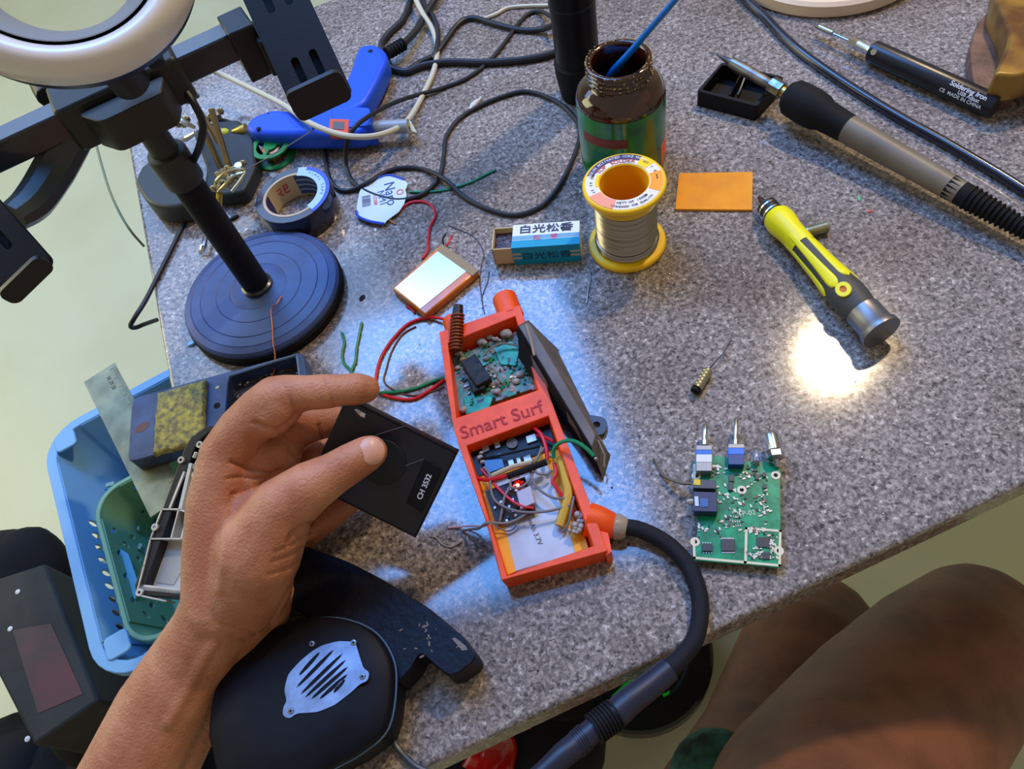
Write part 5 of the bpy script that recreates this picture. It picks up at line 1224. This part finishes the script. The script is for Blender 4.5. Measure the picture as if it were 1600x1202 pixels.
def hol_flower(ln, D):
    o = []
    if ln > .16:                     # long wall: staggered holes on the lower half
        for i in range(12):
            for j in range(4):
                x = ln * .34 + i * .0122 + (j % 2) * .006; y = D * .24 + j * .0125
                if x < ln - .006: o.append((x, y, .0046, .0031, .9 if j % 2 else 1.5))
        return o
    for k in range(2):
        cx_ = ln * (.28 + .44 * k); cy_ = D * .42
        for j in range(5):
            a = j * 2 * PI / 5 + .3; o.append((cx_ + .0125 * math.cos(a), cy_ + .0125 * math.sin(a), .0070, .0046, a))
    return o
def hol_small(ln, D):
    o = []
    for i in range(int(ln / .011)):
        for j in range(int(D / .011)):
            if (i + j) % 2 == 0: o.append((.008 + i * .011, .010 + j * .010, .0040, .0024, .9 if (i % 2) else -.9))
    return [q for q in o if q[0] < ln - .008 and q[1] < D - .006]
def bcorn(org): return org
org = corner[0] - Xb * .0 - Yb * .0
tb_, BM = basket('blue_basket', 'light blue plastic basket with flower shaped holes left of the table', org, Xb, Yb, LB_ + .01, WBk, .085, .022, bluem, .009, hol_flower)
for (x, y) in ((LB_ - .016, .020), (.018, .020)): mb = MB(); mb.prism(rrect(x - .009, y - .009, x + .009, y + .009, .004), -.001, .0015, BM); obj('corner_pad', mb, bluem, tb_, bev=.0008)
g0 = P(142, 790, hbk - .006); gX = (P(180, 985, hbk - .006) - g0); gL = .175; gX.normalize(); gY = Vector((0, 0, 1)).cross(gX)
if gY.dot(Yb) < 0: gY = -gY
g0 = g0 - gX * .008 + gY * .0
basket('green_basket', 'smaller sage green plastic basket nested inside the light blue one', g0, Xb, Yb, gL - .03, .118, .058, .010, greenm, .004, hol_small)
# blue plastic blade inside the green basket
mb = MB(); M = FR(P(184, 860, hbk - .020), P(214, 938, hbk - .020)); L_ = (P(214, 938, hbk - .02) - P(184, 860, hbk - .020)).length
mb.prism([(0, .002), (.01, .007), (L_ * .8, .006), (L_, 0), (L_ * .8, -.005), (.006, -.004)], 0, .002, M); tag(obj('blue_plastic_blade', mb, mat('pale_blue_blade', (90, 160, 190), .4)), 'pale blue plastic blade lying inside the green basket', 'blade')
random.seed(17)
mb = MB(); q = P(205, 800, hbk - .05)
for k in range(50):
    pp = q + Vector((random.uniform(-.03, .04), random.uniform(-.05, .03), random.uniform(-.006, .012))); s_ = random.uniform(.001, .004)
    mb.mi = random.choice((0, 1)); mb.box(-s_, -s_ * .5, -.001, s_, s_ * .5, .001, Matrix.Translation(pp) @ Matrix.Rotation(random.uniform(0, 3), 4, (random.random(), random.random(), .5)))
o = tag(obj('small_parts', mb, [mat('dark_green_bits', (30, 60, 45), .5), mat('pale_green_bits', (150, 185, 165), .5)]), 'heap of small clips and parts in the green basket', 'parts'); o['kind'] = 'stuff'
# dark carton that carries the baskets
t = thing('dark_carton', 'dark grey carton with faded red print at the lower left', 'box', P(90, 1010, -.20))
cm_ = mat('dark_worn_carton', (62, 60, 54), .7, c2=(50, 48, 46), vs=14, bump=.2)
dz = -.180
cq = [P(*p, dz) for p in ((-40, 915), (85, 868), (160, 1098), (60, 1165))]
A = P(-30, 930, dz); Bp = P(75, 875, dz); Cp = P(150, 1090, dz); Dp = P(52, 1160, dz)
poly = [tuple(q[:2]) for q in (P(-70, 925, dz), P(70, 880, dz), P(155, 1095, dz), P(52, 1165, dz))]
mb = MB(); mb.prism(poly, -.75, dz); obj('carton_body', mb, cm_, t, bev=.003)
mb = MB(); mb.prism(WP([(20, 985), (80, 975), (130, 1085), (60, 1115)], dz), dz - .0002, dz + .0004); obj('red_print', mb, mat('faded_red_print', (104, 56, 52), .7, c2=(62, 54, 50), vs=16), t, smooth=0)
for x, y in ((28, 925), (16, 983), (43, 1155)):
    p = P(x, y, dz); mb = MB(); mb.ell((p.x, p.y, dz), .0025, .0025, .0012, n=8, m=5); obj('staple', mb, white, t)
# stool under the baskets
t = thing('dark_stool', 'dark stool carrying the two plastic baskets beside the table', 'stool', P(120, 980, -.19))
oS = BM @ Vector((LB_ / 2, WBk / 2, -.085)); zt = oS.z
Mx = Matrix.Translation((oS.x, oS.y, 0)) @ Matrix((Xb, Yb, Vector((0, 0, 1)))).transposed().to_4x4()
mb = MB(); mb.prism(rrect(-.10, -.07, .17, .07, .02), zt - .03, zt, Mx); obj('seat', mb, matte, t, bev=.003)
for x in (-.08, .15):
    for y in (-.05, .05): mb = MB(); mb.box(x - .012, y - .012, -.75, x + .012, y + .012, zt - .03, Mx); obj('leg', mb, matte, t)
# black bag behind the carton
def blob(pts, m, nm, lab, cat, seedv, amp=.01):
    mb = MB()
    for p, rr in pts: mb.ell(p, rr * 1.1, rr, rr * .8, n=20, m=14)
    mb.v = [v + Vector((1, 1, 1)) * noise.noise(v * 18 + Vector((seedv, 0, 0))) * amp for v in mb.v]
    return tag(obj(nm, mb, m, smooth=80), lab, cat)
blob([(P(30, 905, -.28), .05), (P(-10, 930, -.29), .07)], mat('black_cloth', (24, 24, 26), .8), 'black_pouch', 'crumpled black pouch behind the dark carton', 'pouch', 1)
blob([(P(112, 985, -.27), .04), (P(140, 1050, -.27), .045), (P(165, 1110, -.28), .05)], MATS['black_cloth'], 'black_cloth_bag', 'black cloth bag between the carton and the baskets', 'bag', 5)
blob([(P(20, 1280, -.40), .10), (P(120, 1275, -.42), .11), (P(220, 1290, -.42), .12)], MATS['black_cloth'], 'dark_rucksack', 'dark cloth rucksack at the lower left corner', 'bag', 9, .015)
p = P(105, 1182, -.3); mb = MB(); mb.prism([tuple(P(x, y, -.28)[:2]) for x, y in ((88, 1180), (122, 1160), (125, 1185))], -.282, -.28); tag(obj('white_paper_corner', mb, white), 'white paper corner sticking out of the dark rucksack', 'paper')

# ================================================================ things on the floor below the front edge
fc = P(990, 1018, -.70); fr_ = .108
t = thing('black_round_tub', 'round black tub with bright green marks on the floor under the table', 'tub', (fc.x, fc.y, -.75))
FM = Matrix.Translation((fc.x, fc.y, -.75)); gg = mat('bright_green_mark', (10, 190, 30), .4, emit=.0)
mb = MB(); mb.lathe([(0, 0), (fr_ * .9, 0), (fr_, .02), (fr_, .055), (fr_ * .96, .06), (fr_ * .7, .062), (fr_ * .66, .052), (0, .052)], FM, 56, False); obj('tub_body', mb, mat('gloss_black', (14, 15, 18), .25), t)
for pts in ([(850 + 112, 1118 - 25), (995, 1062), (1012, 1048), (1003, 1047), (985, 1060), (955, 1088)], [(1035, 1085), (1047, 1079), (1045, 1085), (1037, 1089)]):
    mb = MB(); mb.prism(WP(pts, -.685), -.69, -.685); obj('green_mark', mb, gg, t, smooth=0)
t = thing('red_black_bag', 'black bag with glossy red panels on the floor under the front edge', 'bag', P(800, 1170, -.7))
redg = mat('gloss_red_vinyl', (200, 14, 14), .2, coat=.6)
mb = MB(); cA = P(800, 1185, -.55)
for k, (x, y, r) in enumerate(((780, 1190, .10), (840, 1160, .085), (870, 1120, .05), (720, 1230, .12))): mb.ell(P(x, y, -.62), r, r, .10, n=24, m=14)
obj('bag_body', mb, mat('bag_black', (22, 20, 24), .6), t, smooth=80)
mb = MB(); mb.tube([P(790, 1145, -.50), P(785, 1165, -.49), P(770, 1190, -.48), P(760, 1215, -.48)], [.006, .018, .026, .03], 12); mb.tube([P(826, 1125, -.52), P(822, 1138, -.52)], .006, 8, 1); obj('red_panel', mb, redg, t, smooth=60)
# ================================================================ person
sk = bpy.data.materials.new('skin'); sk.use_nodes = True
def skin_mat(name, c_a, c_b, sc, c_dark=None):
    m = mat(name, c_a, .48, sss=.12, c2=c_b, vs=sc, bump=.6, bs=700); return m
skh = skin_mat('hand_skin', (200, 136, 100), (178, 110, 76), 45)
skl = skin_mat('shaded_leg_skin', (138, 84, 54), (108, 62, 38), 24)  # darker than the hand: blocked light on the legs put into the colour
def chain(mb, pts, n=20):           # tapered round limb through (centre, radius[, flat])
    for (a, ra), (b, rb) in zip(pts, pts[1:]):
        steps = max(2, int((b - a).length / (min(ra, rb) * .22)))
        for k in range(steps + 1):
            u = k / steps; mb.ell(a.lerp(b, u), ra + (rb - ra) * u, n=16, m=10)
def J(x, y, D, rpx): return (Q(x, y, D), rpx * D / FPX)
def remesh(name, mb, vox, m, parent, smooth_it=8, fac=.5, grooves=()):
    me = bpy.data.meshes.new('tmp'); me.from_pydata([tuple(v) for v in mb.v], [], mb.f); me.update()
    o = bpy.data.objects.new('tmp', me); COL.objects.link(o)
    r = o.modifiers.new('r', 'REMESH'); r.mode = 'VOXEL'; r.voxel_size = vox; r.use_smooth_shade = True
    s_ = o.modifiers.new('s', 'SMOOTH'); s_.iterations = smooth_it; s_.factor = fac
    bpy.context.view_layer.update()
    m2 = bpy.data.meshes.new_from_object(o.evaluated_get(bpy.context.evaluated_depsgraph_get()))
    bpy.data.objects.remove(o); m2.name = name
    if grooves:
        segs = []
        for depth, wpx, pl in [(d_ * 1.5, w_, p_) for d_, w_, p_ in grooves]:
            for a, b in zip(pl, pl[1:]): segs.append((a[0], a[1], b[0], b[1], depth, wpx))
        nv = [v.normal.copy() for v in m2.vertices]
        for v, n_ in zip(m2.vertices, nv):
            if n_.dot(EYE - v.co) <= 0: continue
            x, y, _ = proj(v.co); push = 0
            for x0, y0, x1, y1, dep, w in segs:
                if x < min(x0, x1) - 12 or x > max(x0, x1) + 12 or y < min(y0, y1) - 12 or y > max(y0, y1) + 12: continue
                dx, dy = x1 - x0, y1 - y0; L2 = dx * dx + dy * dy; u = max(0, min(1, ((x - x0) * dx + (y - y0) * dy) / L2)) if L2 else 0
                d_ = math.hypot(x - x0 - u * dx, y - y0 - u * dy); e = dep * math.exp(-(d_ / w) ** 2)
                if abs(e) > abs(push): push = e
            if push: v.co -= n_ * push
    rr = root_of(parent); m2.transform(Matrix.Translation(-rr)); m2.materials.clear(); m2.materials.append(m)
    m2.polygons.foreach_set('use_smooth', [True] * len(m2.polygons)); m2.update()
    o = bpy.data.objects.new(name, m2); COL.objects.link(o); o.parent = parent; ROOT[o.name] = rr; return o
per = thing('person', 'seated person with bare knees, left hand pinching a black plastic cover', 'person', P(900, 1202, -.75))
mb = MB()
# forearm and wrist (two bones side by side so the arm is broader than deep)
chain(mb, [J(150, 1330, .40, 88), J(198, 1215, .405, 74), J(252, 1115, .41, 74), J(300, 1035, .41, 66), J(330, 985, .405, 62), J(352, 930, .40, 60)])
chain(mb, [J(195, 1330, .42, 80), J(238, 1205, .42, 68), J(300, 1090, .42, 60), J(345, 1020, .42, 56), J(368, 970, .415, 60), J(392, 910, .41, 66)])
# palm: metacarpals
chain(mb, [J(345, 950, .40, 60), J(340, 870, .40, 54), J(338, 790, .40, 46), J(352, 712, .40, 40)])
chain(mb, [J(370, 940, .415, 62), J(378, 860, .42, 56), J(385, 790, .425, 48), J(392, 730, .43, 38)])
chain(mb, [J(392, 950, .42, 58), J(410, 880, .435, 52), J(418, 820, .445, 44), J(425, 775, .45, 34)])
chain(mb, [J(402, 955, .42, 50), J(432, 900, .44, 42), J(446, 865, .45, 34), J(462, 845, .455, 27)])
# thumb
chain(mb, [J(375, 935, .40, 62), J(402, 868, .392, 68), J(440, 795, .385, 50), J(482, 763, .383, 42), J(520, 741, .385, 34), J(548, 724, .386, 32), J(572, 710, .388, 29), J(580, 706, .389, 26)])
# web between thumb and index
chain(mb, [J(352, 790, .405, 44), J(392, 800, .402, 42), J(430, 800, .395, 40)])
chain(mb, [J(385, 745, .408, 42), J(412, 722, .412, 38), J(440, 708, .418, 32)])
chain(mb, [J(420, 648, .396, 38), J(438, 634, .394, 36)])
# index finger
chain(mb, [J(352, 712, .40, 40), J(378, 672, .398, 38), J(408, 642, .396, 38), J(430, 624, .394, 37), J(446, 618, .393, 33), J(480, 614, .392, 28), J(510, 612, .393, 28), J(530, 610, .394, 25), J(556, 608, .396, 26), J(572, 608, .398, 22)])
chain(mb, [J(405, 655, .400, 36), J(440, 640, .398, 28)])
# middle, ring and little fingers behind the cover
chain(mb, [J(392, 730, .43, 38), J(425, 690, .425, 34), J(462, 668, .420, 35), J(482, 662, .420, 31), J(515, 658, .425, 25), J(545, 665, .43, 25), J(575, 680, .435, 20)])
chain(mb, [J(425, 775, .45, 34), J(455, 735, .445, 30), J(492, 712, .445, 31), J(525, 712, .45, 26), J(560, 725, .452, 22), J(585, 740, .452, 18)])
chain(mb, [J(462, 845, .455, 27), J(492, 822, .455, 24), J(520, 803, .455, 23), J(542, 788, .455, 19), J(560, 775, .455, 17)])
gro = [(.0007, 2.2, [(443, 600), (449, 618), (458, 636), (464, 648)]), (.0008, 2.0, [(509, 590), (511, 605), (517, 622), (522, 634)]),
       (.0005, 1.6, [(484, 602), (488, 622)]), (.0009, 2.4, [(498, 664), (500, 678), (506, 692)]),
       (.0016, 3.5, [(464, 648), (450, 664), (436, 672)]), (.0014, 3.0, [(436, 672), (415, 668), (398, 660)]),
       (.0014, 3.0, [(440, 735), (425, 741), (405, 735), (380, 728), (362, 722)]), (.0010, 2.5, [(430, 742), (410, 755), (385, 768), (362, 772)]),
       (.0009, 2.2, [(418, 745), (398, 748), (372, 745), (355, 748)]), (.0006, 2.0, [(400, 768), (378, 780), (362, 778)]),
       (.0008, 2.4, [(475, 712), (460, 700), (446, 690), (438, 680)]), (.0010, 3, [(476, 730), (462, 712), (452, 700)]),
       (.0005, 1.6, [(505, 720), (512, 732), (516, 740)]), (.0005, 1.6, [(526, 720), (533, 728), (534, 738)]), (.0004, 1.5, [(497, 715), (500, 722)]),
       (.0012, 3, [(486, 818), (470, 825), (455, 835), (450, 848)]), (.0007, 2, [(484, 835), (460, 850), (430, 862)]), (.0006, 2, [(484, 850), (455, 868), (425, 878)]),
       (.0006, 2.2, [(480, 870), (450, 890), (420, 898)]), (.0014, 3, [(476, 872), (462, 905), (445, 940), (425, 975)]),
       (.0005, 2.5, [(400, 992), (370, 985), (345, 975)]), (.0004, 2.0, [(396, 1005), (360, 995)]), (-.0010, 9, [(330, 1010), (300, 1065), (262, 1130)]), (-.0008, 8, [(355, 800), (350, 860), (345, 920)])]
hand = remesh('left_arm', mb, .00125, skh, per, 7, .5, gro)
# thumb nail
tc_ = Q(579, 707, .389); td = (Q(579, 707, .389) - Q(545, 727, .386)).normalized(); nv_ = (EYE - tc_).normalized(); nv_ = (nv_ + Vector((.12, .1, 0))).normalized(); nv_ = (nv_ - td * nv_.dot(td)).normalized()
sd_ = nv_.cross(td)
NM = Matrix.Translation(tc_ + nv_ * .0006) @ Matrix((td, sd_, nv_)).transposed().to_4x4()
mb = MB(); vs = []; A_N, B_N = 12, 12
for i in range(A_N + 1):
    for k in range(B_N + 1):
        u = i / A_N * 2 - 1; v = k / B_N * 2 - 1
        sq_ = (1 - .5 * v * v) ** .5; sv = (1 - .5 * u * u) ** .5
        x = u * sq_ * .0066 + .0004; y = v * sv * .0070; z = .0092 * math.sqrt(max(0, 1 - (y / .0096) ** 2)) - .0026 * max(0, x / .0062) ** 2 - (.0004 if abs(u) == 1 or abs(v) == 1 else 0)
        vs.append((x, y, z))
fs = [(i * (B_N + 1) + k, (i + 1) * (B_N + 1) + k, (i + 1) * (B_N + 1) + k + 1, i * (B_N + 1) + k + 1) for i in range(A_N) for k in range(B_N)]
mb.add(vs, fs, NM); obj('thumb_nail', mb, mat('nail', (222, 164, 138), .36, sss=.2), per, smooth=80)
# legs (seated): far leg behind, near leg in front, shins down to the floor
mb = MB()
chain(mb, [(Q(1260, 1500, .42), .085), (Q(1300, 1290, .50), .080), (Q(1400, 1130, .57), .072), (Q(1480, 1040, .62), .068), (Q(1520, 990, .66), .060)], 24)
chain(mb, [(Q(1520, 990, .66), .060), (Q(1540, 1010, .72), .052), (Q(1500, 1080, .85), .056), (Q(1440, 1150, 1.0), .045), (Q(1400, 1200, 1.12), .036)])
chain(mb, [(Q(1400, 1200, 1.12), .036), (Q(1420, 1130, 1.16), .035), (Q(1440, 1060, 1.19), .03)])
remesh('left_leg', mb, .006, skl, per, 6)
mb = MB()
chain(mb, [(Q(1120, 1400, .60), .085), (Q(1205, 1180, .72), .070), (Q(1260, 1030, .82), .072), (Q(1275, 990, .86), .066)])
chain(mb, [(Q(1275, 990, .86), .066), (Q(1260, 1030, .93), .055), (Q(1240, 1120, 1.02), .056), (Q(1215, 1230, 1.12), .038)])
chain(mb, [(Q(1215, 1230, 1.12), .038), (Q(1235, 1160, 1.17), .035), (Q(1250, 1100, 1.20), .03)])
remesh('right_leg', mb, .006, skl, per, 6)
# shorts hem, teal camouflage
cam_ = mat('teal_camouflage', (60, 120, 112), .9, c2=(20, 34, 38), vs=48, bump=.4)
mb = MB(); chain(mb, [(Q(1150, 1470, .46), .07), (Q(1140, 1300, .54), .042), (Q(1122, 1218, .56), .036)])
remesh('shorts', mb, .006, cam_, per, 4)

# ================================================================ black cover held in the hand
t = thing('black_cover', 'flat black plastic cover with white digits, pinched between thumb and finger', 'cover', Q(600, 730, .402))
c1_, c2_, c3_ = Q(541, 621, .400), Q(715, 708, .400), Q(640, 836, .412)
Xh = (c2_ - c1_).normalized(); Zh = Xh.cross(c3_ - c2_).normalized(); Yh = Zh.cross(Xh)
if Zh.dot(EYE - c1_) < 0: Zh = -Zh
Yh = (c3_ - c2_) - Xh * (c3_ - c2_).dot(Xh); Hh = Yh.length; Yh.normalize(); Zh = Xh.cross(Yh); sgn = 1 if Zh.dot(EYE - c1_) > 0 else -1
HM = Matrix.Translation(c1_) @ Matrix((Xh, Yh, Zh)).transposed().to_4x4(); WH = (c2_ - c1_).length
def hp2(px, py, z=0):
    r_ = ray(px, py); o_ = c1_ + Zh * z * sgn; k = (o_ - EYE).dot(Zh) / r_.dot(Zh); q = HM.inverted() @ (EYE + r_ * k); return (q.x, q.y)
cvm = mat('satin_black_cover', (24, 24, 34), .34, bump=.1)
def zz(a, b): return (min(a * sgn, b * sgn), max(a * sgn, b * sgn))
pout = roundpoly([(0, 0), (WH, 0), (WH, Hh), (0, Hh)], .0012)
sl1 = [hp2(*p) for p in ((551, 641), (557, 639), (571, 647), (569, 655), (562, 652))]
z0_, z1_ = zz(-.0022, 0)
mb = MB(); mb.plate(pout, [sl1], z0_, z1_, HM); obj('cover_plate', mb, cvm, t, smooth=0, bev=.0003)
rec = [hp2(*p) for p in ((666, 718), (692, 733), (660, 802), (637, 786))]
z0_, z1_ = zz(-.001, .0008)
mb = MB(); mb.prism(roundpoly(rec, .001), z0_, z1_, HM); obj('raised_pad', mb, matte, t, smooth=0, bev=.0003)
rim = [hp2(*p) for p in ((663, 718), (667, 720), (638, 788), (634, 786))]; mb = MB(); z0_, z1_ = zz(-.001, .0003); mb.prism(rim, z0_, z1_, HM); obj('recess_edge', mb, rubber, t, smooth=0)
u_, v_ = hp2(598, 722); z0_, z1_ = zz(-.0005, .0009)
mb = MB(); mb.prism(circ(u_, v_, .0125, 36), z0_, z1_, HM); obj('round_pad', mb, mat('dull_round_pad', (20, 20, 22), .65), t, bev=.0003)
z0_, z1_ = zz(-.006, .0)
for s_ in ((0, Hh - .0012, WH, Hh), (WH - .0012, 0, WH, Hh), (0, 0, WH, .0012)): mb = MB(); mb.box(s_[0], s_[1], z0_, s_[2], s_[3], z1_, HM); obj('side_lip', mb, cvm, t, smooth=0)
a_, b_ = hp2(657, 778), hp2(671, 744)
dx, dy = b_[0] - a_[0], b_[1] - a_[1]; x_ = Vector((dx, dy, 0)).normalized()
def hold_text(s, px, py, size):
    u_, v_ = hp2(px, py, .001); zc = .001 * sgn; base = Matrix.Translation((u_, v_, zc)); zdir = Vector((0, 0, sgn)); y_ = zdir.cross(x_)
    MM = HM @ base @ Matrix((x_, y_, zdir)).transposed().to_4x4(); text(s, size, MM, wi, t, ext=.00006, bold=.0001)
hold_text('CH', 658, 773, .0040); hold_text('3532', 667, 752, .0040)
mb = MB()
for (p, q) in (((587, 680), (632, 666)), ((634, 728), (662, 717)), ((540, 622), (600, 652))):
    a2_, b2_ = hp2(*p, .0003), hp2(*q, .0003)
    if p[0] != 540: mb.tube([HM @ Vector((*a2_, .0003 * sgn)), HM @ Vector((*b2_, .0003 * sgn))], .00013, 5, 1)
obj('scratches', mb, mat('pale_scratch_line', (120, 115, 125), .6), t, kind='stuff')
